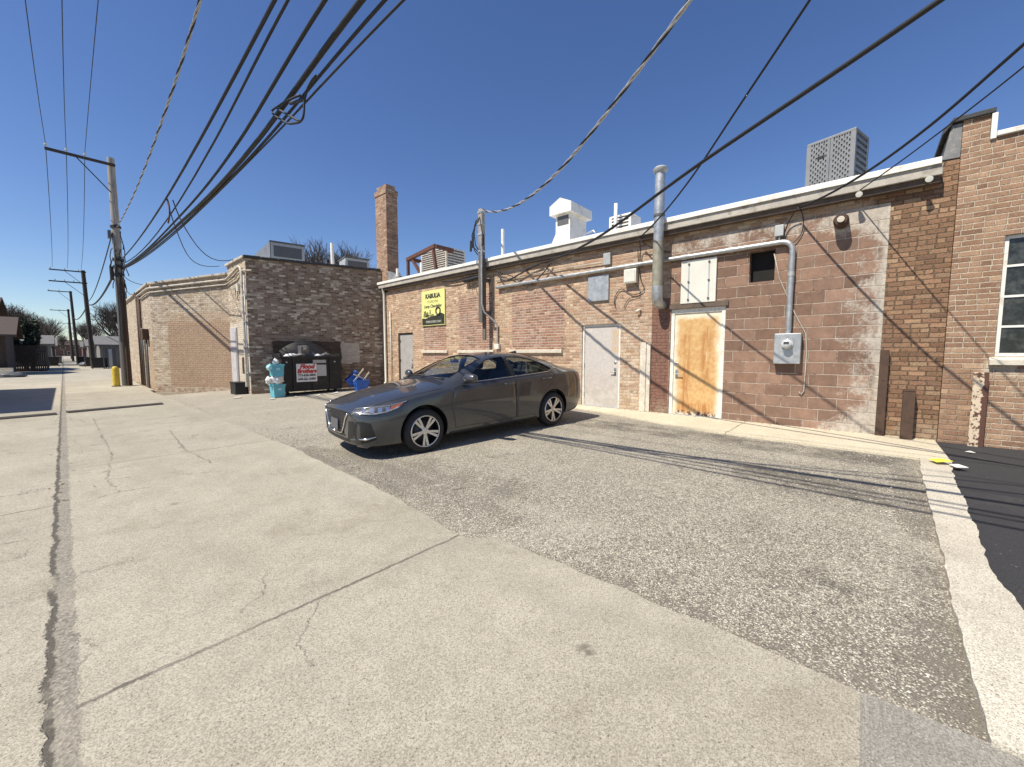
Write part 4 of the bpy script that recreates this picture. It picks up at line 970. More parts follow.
# wheels
def wheel(ax, s_):
    y = s_ * .79
    b = MB(); W2 = .10
    b.lathe([(.232, -W2), (.27, -W2 - .006), (.305, -W2 + .006), (.322, -W2 + .03), (.325, 0), (.322, W2 - .03), (.305, W2 - .006), (.27, W2 + .006), (.232, W2), (.225, W2 - .02), (.222, 0), (.225, -W2 + .02), (.232, -W2)], n=48, caps=False)
    mt = Matrix.Translation((ax, y, WR)) @ Matrix.Rotation(-s_ * PI / 2, 4, 'X')
    b.bm.transform(mt); wh = loc(b, 'wheel', M['tyre'], car, True, 40)
    b = MB(); b.lathe([(.236, W2 - .004), (.224, W2 + .004), (.216, W2 - .012), (.212, -.05), (.06, -.05), (.0, -.05)], n=40, caps=False); b.bm.transform(mt); rim = loc(b, 'rim', M['carblack'], wh, True, 40)
    b = MB(); b.lathe([(.238, W2 - .002), (.230, W2 + .007), (.219, W2 + .005), (.217, W2 - .012)], n=48, caps=False)
    for k in range(5):
        a0 = 2 * PI * k / 5 + .3
        for sg in (-1, 1):
            a_i, a_o, wi, wo = a0 + sg * .16, a0 + sg * .155, .013, .020
            def P(r, a, t, h): return (r * math.cos(a) - t * math.sin(a), r * math.sin(a) + t * math.cos(a), h)
            q = [P(.045, a_i, -wi, .085), P(.215, a_o, -wo, W2 - .004), P(.215, a_o, wo, W2 - .004), P(.045, a_i, wi, .085)]
            b.prism(q, (0, 0, -.022))
    b.lathe([(.05, .05), (.052, .086), (.03, .092), (0, .092)], n=20)
    b.bm.transform(mt); loc(b, 'spokes', M['alloy'], wh, True, 30)
    b = MB(); b.lathe([(.15, -.03), (.15, .0), (.05, .02)], n=32); b.bm.transform(mt); loc(b, 'brake_disc', M['dkgrey'], wh)
for ax in (AX, -AX):
    for s_ in (1, -1): wheel(ax, s_)
# inside
for y in (.37, -.37):
    b = MB(); b.box((-.10, y, .50), (.52, .48, .16), (0, R(-6), 0), .05); b.box((-.42, y, .80), (.15, .46, .62), (0, R(-14), 0), .06); st_ = loc(b, 'front_seat', M['seat'], car)
    b = MB(); b.box((-.53, y, 1.19), (.10, .25, .17), (0, R(-12), 0), .04); b.tube([(-.51, y - .06, 1.0), (-.53, y - .06, 1.15)], .008); b.tube([(-.51, y + .06, 1.0), (-.53, y + .06, 1.15)], .008); loc(b, 'headrest', M['seat'], st_)
b = MB(); b.box((-1.0, 0, .52), (.5, 1.35, .16), None, .05); b.box((-1.28, 0, .80), (.16, 1.35, .55), (0, R(-22), 0), .06); st_ = loc(b, 'rear_seat', M['seat'], car)
for y in (.4, 0, -.4):
    b = MB(); b.box((-1.38, y, 1.09), (.10, .26, .12), (0, R(-18), 0), .04); loc(b, 'headrest', M['seat'], st_)
b = MB(); b.box((.62, 0, .80), (.40, 1.46, .26), (0, R(8), 0), .06); dsh = loc(b, 'dashboard', M['seat'], car)
b = MB(); b.tube([(.34 + .06 * math.cos(t), .37 + .18 * math.sin(t), .90 + .17 * math.cos(t)) for t in np.linspace(0, 2 * PI, 25)[:-1]], .014, 6, closed=True); b.tube([(.34, .2, .9), (.36, .37, .89), (.34, .54, .9)], .016, 6); b.tube([(.36, .37, .89), (.55, .37, .84)], .03, 8); loc(b, 'steering_wheel', M['carblack'], car)
b = MB(); b.box((.26, 0, 1.295), (.03, .24, .065), (0, R(10), 0), .012); b.tube([(.27, 0, 1.31), (.24, 0, 1.37)], .008); loc(b, 'rear_view_mirror', M['carblack'], car)
b = MB(); b.prism([(-1.0, -.02, 1.412), (-1.22, -.02, 1.375), (-1.19, -.02, 1.44)], (0, .04, 0)); loc(b, 'antenna_fin', M['paint'], car, False)

CARM = Euler((0, R(1.6), R(172.3)))
car.rotation_euler = CARM; car.location = (5.02, 5.56, .045); car.scale = (1.02, 1.02, 1.02)
bmf.free()
# ================================================================== ON AND ABOUT THE SHOP WALL
WX = 9.0
# electric meter with its conduit: along the wall, bend, down to the box
t = thing('electric_meter', 'grey electric meter box with round glass dial on the brown block wall', 'electric meter', (8.95, 1.08, 1.2))
b = MB(); b.bx(8.84, 8.985, .88, 1.29, 1.30, 1.86, .012); bxm = b.build('meter_box', M['galv'], t)
b = MB(); b.lathe([(.085, 0), (.085, .03), (.075, .035), (.072, .11), (.05, .13), (0, .135)], (8.84, 1.085, 1.66), (0, -PI / 2, 0), 24); b.build('meter_dial', simple('meter_glass', (.55, .56, .55), .08, 0, .1, 9, Coat_Weight=1.0), t, True, sharp=40)
b = MB(); b.bx(8.695, 8.712, 1.045, 1.125, 1.67, 1.70); b.build('dial_plate', M['black'], t)
b = MB(); b.lathe([(.095, 0), (.095, .025)], (8.84, 1.085, 1.66), (0, -PI / 2, 0), 24); b.build('meter_ring', M['greymetal'], t, True, sharp=40)
t2 = thing('electric_conduit', 'long grey steel conduit running along the wall and bending down to the meter box', 'conduit', (8.9, 4.5, 3.5))
bend = [(8.92, 1.09 + .17 - .17 * math.sin(a), 3.37 + .17 * math.cos(a)) for a in np.linspace(0, PI / 2, 9)]
b = MB(); b.tube([(8.92, 8.55, 3.50), (8.92, 5.0, 3.53), (8.92, 3.6, 3.54)] + bend + [(8.92, 1.09, 1.86)], .048, 12); b.build('pipe', M['galv'], t2, True, sharp=50)
for yy, zz in ((7.4, 3.515), (6.1, 3.52), (4.9, 3.53), (3.0, 3.54), (2.1, 3.54)):
    b = MB(); b.tube([(8.92, yy - .05, zz), (8.92, yy + .05, zz)], .056, 12); b.bx(8.92, 8.995, yy - .02, yy + .02, zz - .05, zz + .05); b.build('pipe_coupling', M['greymetal'], t2, True, sharp=40)
b = MB(); b.tube([(8.92, 1.09, 2.9), (8.92, 1.09, 2.98)], .055, 12); b.build('pipe_coupling', M['greymetal'], t2, True, sharp=40)
t = thing('ground_cable', 'thin cable dropping beside the meter to a hooked end on the block wall', 'cable', (8.98, .85, 1))
b = MB(); b.tube([(8.93, 1.37, 3.35), (8.975, 1.28, 2.9), (8.975, 1.0, 2.2), (8.975, .83, 1.85), (8.975, .80, 1.5), (8.975, .81, .80), (8.96, .85, .74), (8.95, .88, .79)], .010, 6); b.build('cable', M['fascia'], t, True)
# flue
t = thing('flue_pipe', 'tall grey flue pipe rising past the roof edge beside the orange door', 'flue', (8.75, 3.45, 2.6))
b = MB(); b.tube([(8.68, 3.47, 3.25), (8.68, 3.47, 5.35)], .105, 18); b.build('pipe', M['galv'], t, True, sharp=50)
b = MB(); b.tube([(8.68, 3.47, 2.95), (8.68, 3.47, 3.9)], .112, 18); b.build('lower_pipe', simple('olive_flue', (.30, .28, .22), .6, .2, .3, 7, 0, 80, (.2, .17, .1)), t, True, sharp=50)
b = MB(); b.tube([(8.68, 3.47, 2.95), (8.68, 3.47, 2.72), (8.72, 3.47, 2.62), (8.82, 3.47, 2.58), (9.0, 3.47, 2.58)], [.115, .115, .112, .108, .105], 18); b.build('elbow', M['galv'], t, True, sharp=50)
b = MB(); b.lathe([(.11, 0), (.15, .05), (.155, .09), (.11, .13)], (8.68, 3.47, 5.32), None, 18); b.build('flue_cap', M['greymetal'], t, True, sharp=40)
b = MB(); b.lathe([(.118, 0), (.118, .05)], (8.68, 3.47, 4.42), None, 18); b.bx(8.68, 8.9, 3.45, 3.49, 4.43, 4.46); b.build('strap', M['dkgrey'], t, True, sharp=40)
# boxes and lamps on the wall
t = thing('wall_lamp', 'round rusty canister lamp high on the block wall', 'lamp', (8.9, .42, 3.6))
b = MB(); b.lathe([(.10, 0), (.105, .03), (.105, .22), (.085, .26)], (8.99, .42, 3.72), (0, -PI / 2, 0), 20); b.build('canister', M['rust'], t, True, sharp=40)
b = MB(); b.lathe([(.05, 0), (.05, .03), (0, .035)], (8.73, .42, 3.72), (0, -PI / 2, 0), 16); b.build('lamp_socket', M['stonesill'], t, True, sharp=40)
def flood(y, z, lab):
    t = thing('floodlight', lab, 'floodlight', (8.8, y, z), group='floodlights under the roof edge')
    b = MB(); b.lathe([(.015, 0), (.028, .02), (.042, .08), (.045, .10), (0, .104)], (8.83, y, z - .05), (0, R(-100), R(12)), 16); b.build('lamp_head', M['cream'], t, True, sharp=40)
    b = MB(); b.tube([(8.83, y, z - .05), (8.87, y, z + .03)], .014, 8); b.build('arm', M['greymetal'], t)
flood(.23, 4.14, 'small pale floodlight under the roof edge above the lime stained blocks'); flood(-.56, 4.16, 'small pale floodlight under the roof edge next to the right building')
t = thing('telephone_box', 'cream plastic utility box under the conduit between grey and cream plates', 'utility box', (8.93, 4.2, 3.2))
b = MB(); b.bx(8.87, 8.995, 4.05, 4.36, 3.13, 3.46, .025); b.build('case', M['cream'], t, True, sharp=40); b = MB(); b.bx(8.862, 8.87, 4.08, 4.33, 3.16, 3.43, .003); b.build('lid', M['cream'], t)
t = thing('junction_box', 'small grey junction box above the conduit near the flue', 'junction box', (8.94, 4.83, 3.8))
b = MB(); b.bx(8.92, 8.995, 4.74, 4.93, 3.65, 3.93, .01); b.build('case', M['greymetal'], t); b = MB(); b.tube([(8.95, 4.93, 3.72), (8.96, 6.0, 3.74), (8.96, 8.6, 3.72)], .013, 6); b.build('pipe', M['fascia'], t)
t = thing('junction_box', 'small grey junction box above the bend of the conduit', 'junction box', (8.94, 1.3, 3.75))
b = MB(); b.bx(8.91, 8.985, 1.24, 1.38, 3.66, 3.86, .01); b.build('case', M['greymetal'], t); b = MB(); b.tube([(8.95, 1.3, 3.66), (8.95, 1.31, 3.58)], .015, 8); b.build('pipe', M['galv'], t)
t = thing('wall_spigot', 'small pale pipe stub on the brick beside the brown strip', 'pipe stub', (8.95, 3.98, 2.5))
b = MB(); b.tube([(9.0, 3.98, 2.51), (8.93, 3.98, 2.5), (8.92, 4.05, 2.47)], .022, 8); b.build('stub', M['cream'], t)
# loose wires
def smooth_path(pts, sub):
    """cubic through the points with chord-length parameter, so uneven spacing does not make it wave"""
    P = [Vector(p) for p in pts]; t = [0.0]
    for a, c in zip(P, P[1:]): t.append(t[-1] + max(1e-6, (c - a).length))
    n_ = len(P); T = []
    for i in range(n_):
        if n_ == 2: T.append((P[1] - P[0]) / (t[1] - t[0])); continue
        if i == 0: s0 = (P[1] - P[0]) / (t[1] - t[0]); s1 = (P[2] - P[1]) / (t[2] - t[1]); T.append(s0 + (s0 - s1) * ((t[1] - t[0]) / (t[2] - t[0])))
        elif i == n_ - 1: s0 = (P[-1] - P[-2]) / (t[-1] - t[-2]); s1 = (P[-2] - P[-3]) / (t[-2] - t[-3]); T.append(s0 + (s0 - s1) * ((t[-1] - t[-2]) / (t[-1] - t[-3])))
        else:
            h0, h1 = t[i] - t[i - 1], t[i + 1] - t[i]; T.append(((P[i] - P[i - 1]) / h0 * h1 + (P[i + 1] - P[i]) / h1 * h0) / (h0 + h1))
    out = []
    for i in range(n_ - 1):
        h = t[i + 1] - t[i]; k = sub if isinstance(sub, int) else max(4, int(h / sub))
        for j in range(k):
            q = j / k; out.append(P[i] * (2 * q ** 3 - 3 * q * q + 1) + T[i] * h * (q ** 3 - 2 * q * q + q) + P[i + 1] * (3 * q * q - 2 * q ** 3) + T[i + 1] * h * (q ** 3 - q * q))
    return out + [P[-1]]
def cable(name, lab, pts, r=.008, m='wire', cat='cable', group=None, sub=6, sides=6):
    b = MB(); b.tube(smooth_path(pts, sub), r, sides)
    return tag(b.build(name, M[m], None, True), lab, cat, group)
cable('loose_cable', 'loose black cable looping down below the cream utility box', [(8.93, 4.05, 3.9), (8.95, 4.02, 3.5), (8.97, 3.98, 3.2), (8.97, 3.9, 2.95), (8.97, 4.1, 2.86), (8.97, 4.5, 3.02), (8.97, 4.62, 2.85), (8.97, 4.6, 2.6)], .009)
cable('loose_cable', 'thin black cable curling on the brick under the cream utility box', [(8.97, 4.12, 3.15), (8.97, 4.0, 2.84), (8.97, 4.25, 2.78), (8.97, 4.38, 2.58)], .007)
cable('loose_cable', 'tangled black cables hanging along the eave beside the timber mast', [(8.88, 8.5, 3.95), (8.88, 8.2, 3.66), (8.9, 7.6, 3.78), (8.9, 7.2, 3.9), (8.9, 6.8, 3.98)], .022)
cable('loose_cable', 'drooping black cable below the eave between sign and mast', [(8.9, 11.2, 4.0), (8.9, 10.4, 3.93), (8.9, 9.8, 3.98), (8.9, 9.0, 3.95)], .02)
cable('loose_cable', 'black cable sagging under the eave right of the mast', [(8.9, 8.6, 4.0), (8.91, 7.9, 3.75), (8.91, 7.3, 3.42), (8.91, 6.9, 3.6), (8.9, 6.5, 3.95)], .016)
cable('loose_cable', 'frayed cables fanning below the eave above the conduit bend', [(8.82, 1.02, 4.08), (8.93, 1.2, 3.8), (8.95, 1.22, 3.6), (8.93, 1.12, 3.54)], .010)
cable('loose_cable', 'thin frayed cable under the eave dropping to the conduit bend', [(8.82, 1.0, 4.06), (8.93, .95, 3.8), (8.96, 1.0, 3.6), (8.94, 1.1, 3.5)], .008)
cable('loose_cable', 'dangling black cable beside the flue pipe below the eave', [(8.8, 3.95, 4.08), (8.95, 3.98, 3.7), (8.95, 3.95, 3.45)], .009)
cable('loose_cable', 'black cable crossing under the eave behind the flue pipe', [(8.8, 3.95, 4.06), (8.9, 3.7, 3.85), (8.96, 3.3, 3.7)], .010)
t = thing('splice_case', 'black cable splice case hanging under the eave left of the mast', 'splice case', (8.9, 9.8, 3.85))
b = MB(); b.tube([(8.88, 10.0, 3.86), (8.88, 9.2, 3.9)], .055, 10); b.build('case', M['wire'], t, True, sharp=40)
b = MB(); b.tube([(8.88, 9.75, 3.85), (8.88, 9.72, 3.6)], .012, 6); b.tube([(8.88, 9.6, 3.85), (8.88, 9.5, 3.55)], .012, 6); b.build('tail', M['wire'], t)
# timber service mast on the wall
t = thing('service_mast', 'weathered timber service mast bolted to the shop wall with cable clamps', 'mast', (8.7, 8.93, 2.5))
b = MB(); b.bx(8.60, 8.74, 8.86, 9.02, 2.45, 5.85, .012); b.build('post', M['pole'], t)
b = MB(); b.bx(8.74, 8.79, 8.87, 9.0, 1.9, 4.1, .008); b.bx(8.79, 8.995, 8.88, 8.98, 2.7, 2.8); b.bx(8.79, 8.995, 8.88, 8.98, 3.7, 3.8); b.build('backing_board', M['pole'], t)
b = MB(); b.tube([(8.57, 8.84, 4.9), (8.57, 8.84, 3.0), (8.65, 8.82, 2.75), (8.85, 8.62, 2.5), (8.95, 8.55, 2.35), (8.95, 8.55, 1.75)], .028, 10); b.build('conduit', M['galv'], t, True, sharp=60)
b = MB(); b.bx(8.9, 8.995, 8.46, 8.64, 1.62, 1.78, .01); b.build('conduit_box', M['cream'], t)
for zz in (5.75, 5.4, 5.1, 4.6):
    b = MB(); b.bx(8.585, 8.755, 8.845, 9.035, zz - .03, zz + .03, .004); b.build('clamp', M['galv'], t)
b = MB()
for k, (dy, zz) in enumerate(((.2, 5.15), (.26, 5.0), (.3, 5.1), (-.16, 5.1))):
    b.tube([(8.6, 8.94, 5.6), (8.56, 8.94 + dy * .7, 5.5 - .1 * k), (8.55, 8.94 + dy, zz), (8.56, 8.94 + dy * .8, zz - .35), (8.58, 8.94 + dy * .3, zz - .5)], .016, 6)
b.build('cable_tails', M['wire'], t, True)
for k, (dy, zz) in enumerate(((.26, 5.05), (.34, 4.95), (-.2, 5.05))):
    b = MB(); b.tube([(8.55, 8.94 + dy, zz), (8.55, 8.94 + dy + .02, zz - .32)], .035, 8); b.build('cable_splice', M['wire'], t, True, sharp=40)
t = thing('vent_pipe', 'thin white vent pipe on the roof behind the timber mast', 'vent pipe', (9.2, 8.6, 4.33)); b = MB(); b.tube([(9.2, 8.55, 4.33), (9.2, 8.55, 5.3)], .05, 10); b.build('pipe', M['white'], t, True, sharp=40); b = MB(); b.lathe([(.09, 0), (.055, .12)], (9.2, 8.55, 4.335), None, 10); b.build('flashing', M['white'], t)
# posts and plank at the wall foot
def angle_iron(name, lab, y, z0, z1, wdt, m, x0=8.90, tilt=0.0):
    t = thing(name, lab, 'post', (x0 + .04, y, z0)); b = MB()
    b.prism([(x0, y + wdt / 2, z0), (x0, y - wdt / 2, z0), (x0 + .09, y - wdt / 2, z0), (x0 + .09, y - wdt / 2 + .014, z0), (x0 + .014, y - wdt / 2 + .014, z0), (x0 + .014, y + wdt / 2, z0)], (tilt, 0, z1 - z0)); b.build('angle_iron', m, t)
    b = MB(); b.bx(x0 - .03, x0 + .13, y - wdt / 2 - .03, y + wdt / 2 + .03, z0 - .01, z0 + .012, .004); b.build('base', M['rust'], t)
angle_iron('corner_guard', 'tall rusty corner guard against the right end of the block wall', -.235, .12, 1.55, .11, M['rust'], 8.89)
t = thing('bollard', 'short square rusty post standing free in front of the worn brick', 'bollard', (8.85, -.55, .12)); b = MB(); b.bx(8.78, 8.92, -.62, -.48, .1, .90, .01); b.build('post', M['rust'], t); b = MB(); b.bx(8.775, 8.925, -.625, -.475, .90, .915, .004); b.build('top_plate', M['rust'], t)
n = N('flaking_cream_paint'); fk = n.m('ADD', n.noise(14, 5, .75), n.m('MULTIPLY', n.sm(n.xyz[1], -1.29, -1.33), .22))
M['flake'] = n.done(n.mix(n.sm(fk, .52, .56), (.62, .50, .36), (.10, .045, .03)), .8, 0, n.bump(fk, .01, .5))
angle_iron('corner_guard', 'cream corner guard with paint flaking off rust at the right building', -1.28, .10, 1.22, .15, M['flake'], 8.86)
t = thing('timber_plank', 'pale weathered plank fixed upright to the wall between the two doors', 'plank', (8.95, 3.8, .13)); b = MB(); b.bx(8.95, 8.995, 3.80, 3.94, .14, 1.75, .005); b.build('board', M['wood'], t); b = MB(); b.bx(8.955, 8.99, 3.70, 3.79, .14, 1.72, .005); b.build('batten', M['wood'], t)
# advertising board
t = thing('advertising_sign', 'yellow advertising board with dark lettering high on the shop wall', 'sign', (8.97, 11.78, 3.1))
M['signY'] = simple('sun_faded_yellow', (.72, .70, .26), .6, 0, .06, 3); M['signK'] = simple('sign_black_print', (.03, .03, .02), .6, 0, .2, 9); M['signG'] = simple('sign_olive_print', (.16, .17, .06), .6, 0, .3, 9); M['signW'] = simple('sign_pale_print', (.6, .6, .5), .6, 0, .1, 9)
SY0, SY1, SZ0, SZ1 = 11.10, 12.45, 2.50, 3.76
b = MB(); b.bx(8.955, 8.985, SY0, SY1, SZ0, SZ1); sg = b.build('board', M['signY'], t)
TM = lambda y, z: Matrix.Translation((8.954, y, z)) @ Matrix(((0, 0, -1, 0), (-1, 0, 0, 0), (0, 1, 0, 0), (0, 0, 0, 1)))
text('lettering', 'KABULIA', .215, TM(11.78, 3.55), M['signK'], t, 0, .002, 1.0, .012)
text('lettering', 'STORE FOR', .12, TM(11.78, 3.35), M['signG'], t)
text('lettering', 'Lamp Chandelier', .155, TM(11.78, 3.19), M['signK'], t, .1, .002, .95, .004)
b = MB(); b.poly([(8.953, y, z) for y, z in ((12.43, 2.52), (11.12, 2.52), (11.12, 2.86), (11.3, 2.93), (11.6, 2.85), (11.9, 2.83), (12.2, 2.76), (12.43, 2.78))]); b.build('dark_band', M['signK'], t)
text('lettering', 'OPEN EVERY DAY', .12, TM(11.75, 2.63), M['signW'], t, 0, .002, .95)
b = MB(); b.tube([(8.953, 11.47 + .12 * math.cos(a), 3.0 + .13 * math.sin(a) + .0) for a in np.linspace(0, 2 * PI, 21)[:-1]], .03, 6, closed=True); b.build('ring_picture', M['signK'], t)
b = MB()
for y, z, w_, h_ in ((12.22, 2.93, .13, .24), (12.08, 2.90, .10, .20), (11.93, 2.99, .05, .18), (11.98, 2.86, .22, .05), (11.78, 2.88, .12, .07)):
    b.poly([(8.9525, y + w_, z - h_ / 2), (8.9525, y - w_ * .6, z - h_ / 2), (8.9525, y - w_ * .35, z + h_ * .3), (8.9525, y, z + h_ / 2), (8.9525, y + w_ * .7, z + h_ * .35)])
b.build('lamp_picture', M['signG'], t)

# ================================================================== ON THE ROOFS
def condenser(name, lab, c, dx, dy, h, mats, slots=True):
    x, y, z = c; t = thing(name, lab, 'air conditioner', c, (0, 0, 0), 'air conditioners on the roofs')
    b = MB(); b.bx(x - dx / 2 + .02, x + dx / 2 - .02, y - dy / 2 + .02, y + dy / 2 - .02, z + .05, z + h - .03); b.build('coil', M['dkgrey'], t)
    b = MB(); b.bx(x - dx / 2, x + dx / 2, y - dy / 2, y + dy / 2, z, z + .07, .01); b.build('base_pan', mats, t)
    b = MB(); b.bx(x - dx / 2, x + dx / 2, y - dy / 2, y + dy / 2, z + h - .05, z + h, .012); b.build('top', mats, t)
    for sx in (-1, 1):
        for sy in (-1, 1):
            b = MB(); b.bx(x + sx * dx / 2 - sx * .07, x + sx * dx / 2, y + sy * dy / 2 - sy * .07, y + sy * dy / 2, z + .07, z + h - .05, .006); b.build('corner_post', mats, t)
    b = MB(); X0 = x - dx / 2 + .003
    if slots:
        b.bx(X0, X0 + .012, y - .03, y + .03, z + .07, z + h - .05)
        cols, rows_ = 16, 11; cw = (dy - .14) / cols; rh = (h - .12) / rows_
        for i in range(cols + 1): b.bx(X0, X0 + .012, y - dy / 2 + .07 + i * cw - .008, y - dy / 2 + .07 + i * cw + .008, z + .07, z + h - .05)
        for j in range(rows_ + 1):
            for i in range(cols):
                zz = z + .07 + j * rh + (rh / 2 if i % 2 else 0)
                if zz < z + h - .06: b.bx(X0 + .001, X0 + .011, y - dy / 2 + .07 + i * cw, y - dy / 2 + .07 + (i + 1) * cw, zz - .022, zz + .022)
    else:
        k = int(h / .09)
        for j in range(k): b.bx(X0, X0 + .012, y - dy / 2, y + dy / 2, z + .08 + j * (h - .12) / k, z + .08 + j * (h - .12) / k + .035)
    b.build('louvre_panel', mats, t)
    Y0 = y - dy / 2 + .003; b = MB()
    for j in range(9): b.bx(x - dx / 2 + .07, x + dx / 2 - .07, Y0, Y0 + .012, z + .1 + j * (h - .16) / 9, z + .1 + j * (h - .16) / 9 + .05)
    b.build('louvre_panel', mats, t)
    b = MB(); b.lathe([(.32 * min(dx, dy), 0), (.32 * min(dx, dy), .03), (.05, .06), (0, .06)], (x, y, z + h), None, 20); b.build('fan_guard', M['dkgrey'], t)
    for sy in (-1, 1):
        b = MB(); b.bx(x - dx / 2 - .1, x + dx / 2 + .1, y + sy * dy * .35 - .05, y + sy * dy * .35 + .05, 4.336, z - .001); b.build('foot', M['dkgrey'], t)
    return t
M['acgrey'] = simple('grey_ac_enamel', (.21, .215, .22), .5, .1, .1, 6)
t = condenser('air_conditioner', 'large grey air conditioner with slotted front near the right end of the shop roof', (10.35, .62, 4.47), .70, .78, 1.18, M['acgrey'])
b = MB(); b.bx(9.985, 9.998, .70, .82, 5.30, 5.335, .003); b.build('badge', M['black'], t)
t.rotation_euler = (0, 0, R(-15))
condenser('air_conditioner', 'small pale round topped air conditioner on the roof between hood and flue', (10.2, 5.0, 4.5), .6, .62, .62, M['white'], False)
cable('conduit_pipe', 'thin white pipe standing on the roof by the small air conditioner', [(9.7, 5.02, 4.34), (9.7, 5.02, 5.35)], .045, 'white', 'vent pipe', None, 2, 10)
t = thing('roof_vent', 'white sheet metal exhaust hood with gabled cap on the shop roof', 'exhaust hood', (10.2, 6.35, 4.335))
b = MB(); b.bx(9.86, 10.75, 6.53, 7.03, 4.335, 5.56, .008); b.build('stack', M['white'], t)
b = MB(); b.prism([(9.74, 7.17, 5.52), (9.74, 6.42, 5.52), (9.74, 6.42, 5.78), (9.74, 6.80, 5.96), (9.74, 7.17, 5.78)], (1.15, 0, 0)); b.build('cap', M['white'], t)
b = MB(); b.bx(9.845, 9.859, 6.58, 6.96, 5.22, 5.47); b.build('opening', M['dkgrey'], t)
b = MB(); b.prism([(9.86, 7.03, 4.34), (9.86, 7.03, 5.0), (9.78, 7.32, 4.34)], (.85, 0, 0)); b.build('flashing', M['white'], t)
b = MB(); b.tube([(9.6, 5.86, 4.34), (9.6, 5.86, 4.72), (9.6, 5.6, 4.76), (9.6, 5.5, 4.6)], .03, 8); b.build('pipe', M['galv'], t, True)
t = condenser('air_conditioner', 'boxy beige air conditioner behind the rusty beams on the far end of the roof', (10.9, 13.6, 4.6), 1.0, 1.7, 1.15, M['copingpale'], False)
t = thing('steel_frame', 'rust red steel beam frame on the roof in front of the beige unit', 'steel frame', (10.1, 13.5, 4.34))
def beam(b, p, q, s_): 
    p, q = Vector(p), Vector(q); d = (q - p); m_ = d.to_track_quat('X', 'Z').to_euler(); b.box((p + q) / 2, (d.length, s_, s_), m_)
for p, q in (((9.75, 14.5, 5.38), (9.75, 12.6, 5.62)), ((10.6, 14.5, 5.38), (10.6, 12.6, 5.62)), ((9.75, 14.5, 5.42), (10.6, 14.5, 5.42)), ((9.75, 12.6, 5.6), (10.6, 12.6, 5.6))):
    b = MB(); beam(b, p, q, .13); b.build('beam', M['rustbeam'], t)
for p, q in (((9.75, 14.45, 4.34), (9.75, 14.45, 5.34)), ((9.75, 12.5, 4.34), (9.75, 12.75, 5.55)), ((9.75, 14.1, 5.3), (9.75, 13.3, 4.34))):
    b = MB(); beam(b, p, q, .10); b.build('leg', M['rustbeam'], t)
for yy in (15.0 - .45, 12.9):
    b = MB(); b.tube([(9.3, yy, 4.33), (9.3, yy, 4.95)], .06, 10); b.lathe([(.13, 0), (.07, .2)], (9.3, yy, 4.335), None, 10); tt = b.build('vent_stub', M['white'], None, True, sharp=50); tag(tt, 'short white vent stub on the roof ' + ('next to the chimney flashing' if yy > 13 else 'right of the rusty beams'), 'vent pipe', 'vent stubs on the shop roof')
# left roof
def rtu(lab, c, dx, dy, h, hood):
    x, y, z = c; t = thing('air_conditioner', lab, 'air conditioner', c, (0, 0, R(-11)), 'air conditioners on the roofs')
    b = MB(); b.bx(-dx / 2, dx / 2, -dy / 2, dy / 2, 0, h, .02); b.build('casing', M['greymetal'], t, world=False)
    b = MB(); b.bx(-dx / 2 + .1, dx / 2 - .1, -dy / 2 - .012, -dy / 2 - .002, h * .45, h - .12); b.build('grille', M['dkgrey'], t, world=False)
    b = MB(); b.bx(-dx / 2 - .03, dx / 2 + .03, -dy / 2 - .03, dy / 2 + .03, h, h + .05, .008); b.build('lid', M['dkgrey'], t, world=False)
    if hood: b = MB(); b.prism([(-dx / 2 - .02, -dy / 2, .15), (-dx / 2 - .02, -dy / 2, h), (-dx / 2 - .65, -dy / 2, .25), (-dx / 2 - .65, -dy / 2, .15)], (0, dy, 0)); b.build('intake_hood', M['white'], t, world=False)
    return t
rtu('grey rooftop unit with pale sloping intake hood on the left building', (6.05, 17.3, 4.72), 1.15, 1.0, .95, True); rtu('smaller grey rooftop unit beside the brick chimney on the left building', (8.85, 17.3, 4.75), 1.0, 1.0, .85, False)
t = thing('vent_pipe', 'slim white vent pipe standing on the left building roof', 'vent pipe', (7.9, 17.0, 4.7)); b = MB(); b.tube([(7.75, 17.0, 4.72), (7.75, 17.0, 6.1)], .07, 10); b.build('pipe', M['white'], t, True, sharp=40); b = MB(); b.lathe([(.14, 0), (.08, .2)], (7.75, 17.0, 4.74), None, 10); b.build('flashing', M['white'], t)

# ================================================================== DUMPSTER CORNER
M['dump'] = simple('black_dumpster_steel', (.018, .017, .016), .55, .2, .4, 5, .2, 40, (.05, .04, .03)); M['lid'] = simple('black_dumpster_lid', (.014, .014, .014), .5, 0, .3, 5)
M['bagw'] = simple('white_bin_bag', (.72, .71, .69), .4, 0, .12, 9, .3, 25); M['bagg'] = simple('grey_bin_bag', (.12, .12, .125), .4, 0, .2, 9, .3, 25); M['teal'] = simple('teal_plastic', (.12, .42, .50), .45, 0, .12, 6); M['tealpale'] = simple('pale_teal_plastic', (.36, .62, .66), .45, 0, .12, 6)
M['blue'] = simple('blue_bin_plastic', (.02, .10, .42), .4, 0, .15, 6)
dm = thing('dumpster', 'overfull black steel dumpster with white hauler sign against the dark brick wall', 'dumpster', (5.8, 14.95, .07), (0, 0, R(-4)))
W2, D2 = .97, .50
b = MB(); b.prism([(-W2, -D2, .12), (-W2, D2, .12), (-W2, D2, 1.42), (-W2, -D2, 1.28)], (2 * W2, 0, 0)); b.build('body', M['dump'], dm, world=False)
b = MB(); b.bx(-W2 - .04, W2 + .04, -D2 - .04, -D2 + .02, 1.24, 1.32, .01); b.bx(-W2 - .04, -W2 + .02, -D2, D2, 1.27, 1.42); b.bx(W2 - .02, W2 + .04, -D2, D2, 1.27, 1.42); b.build('rim', M['dump'], dm, world=False)
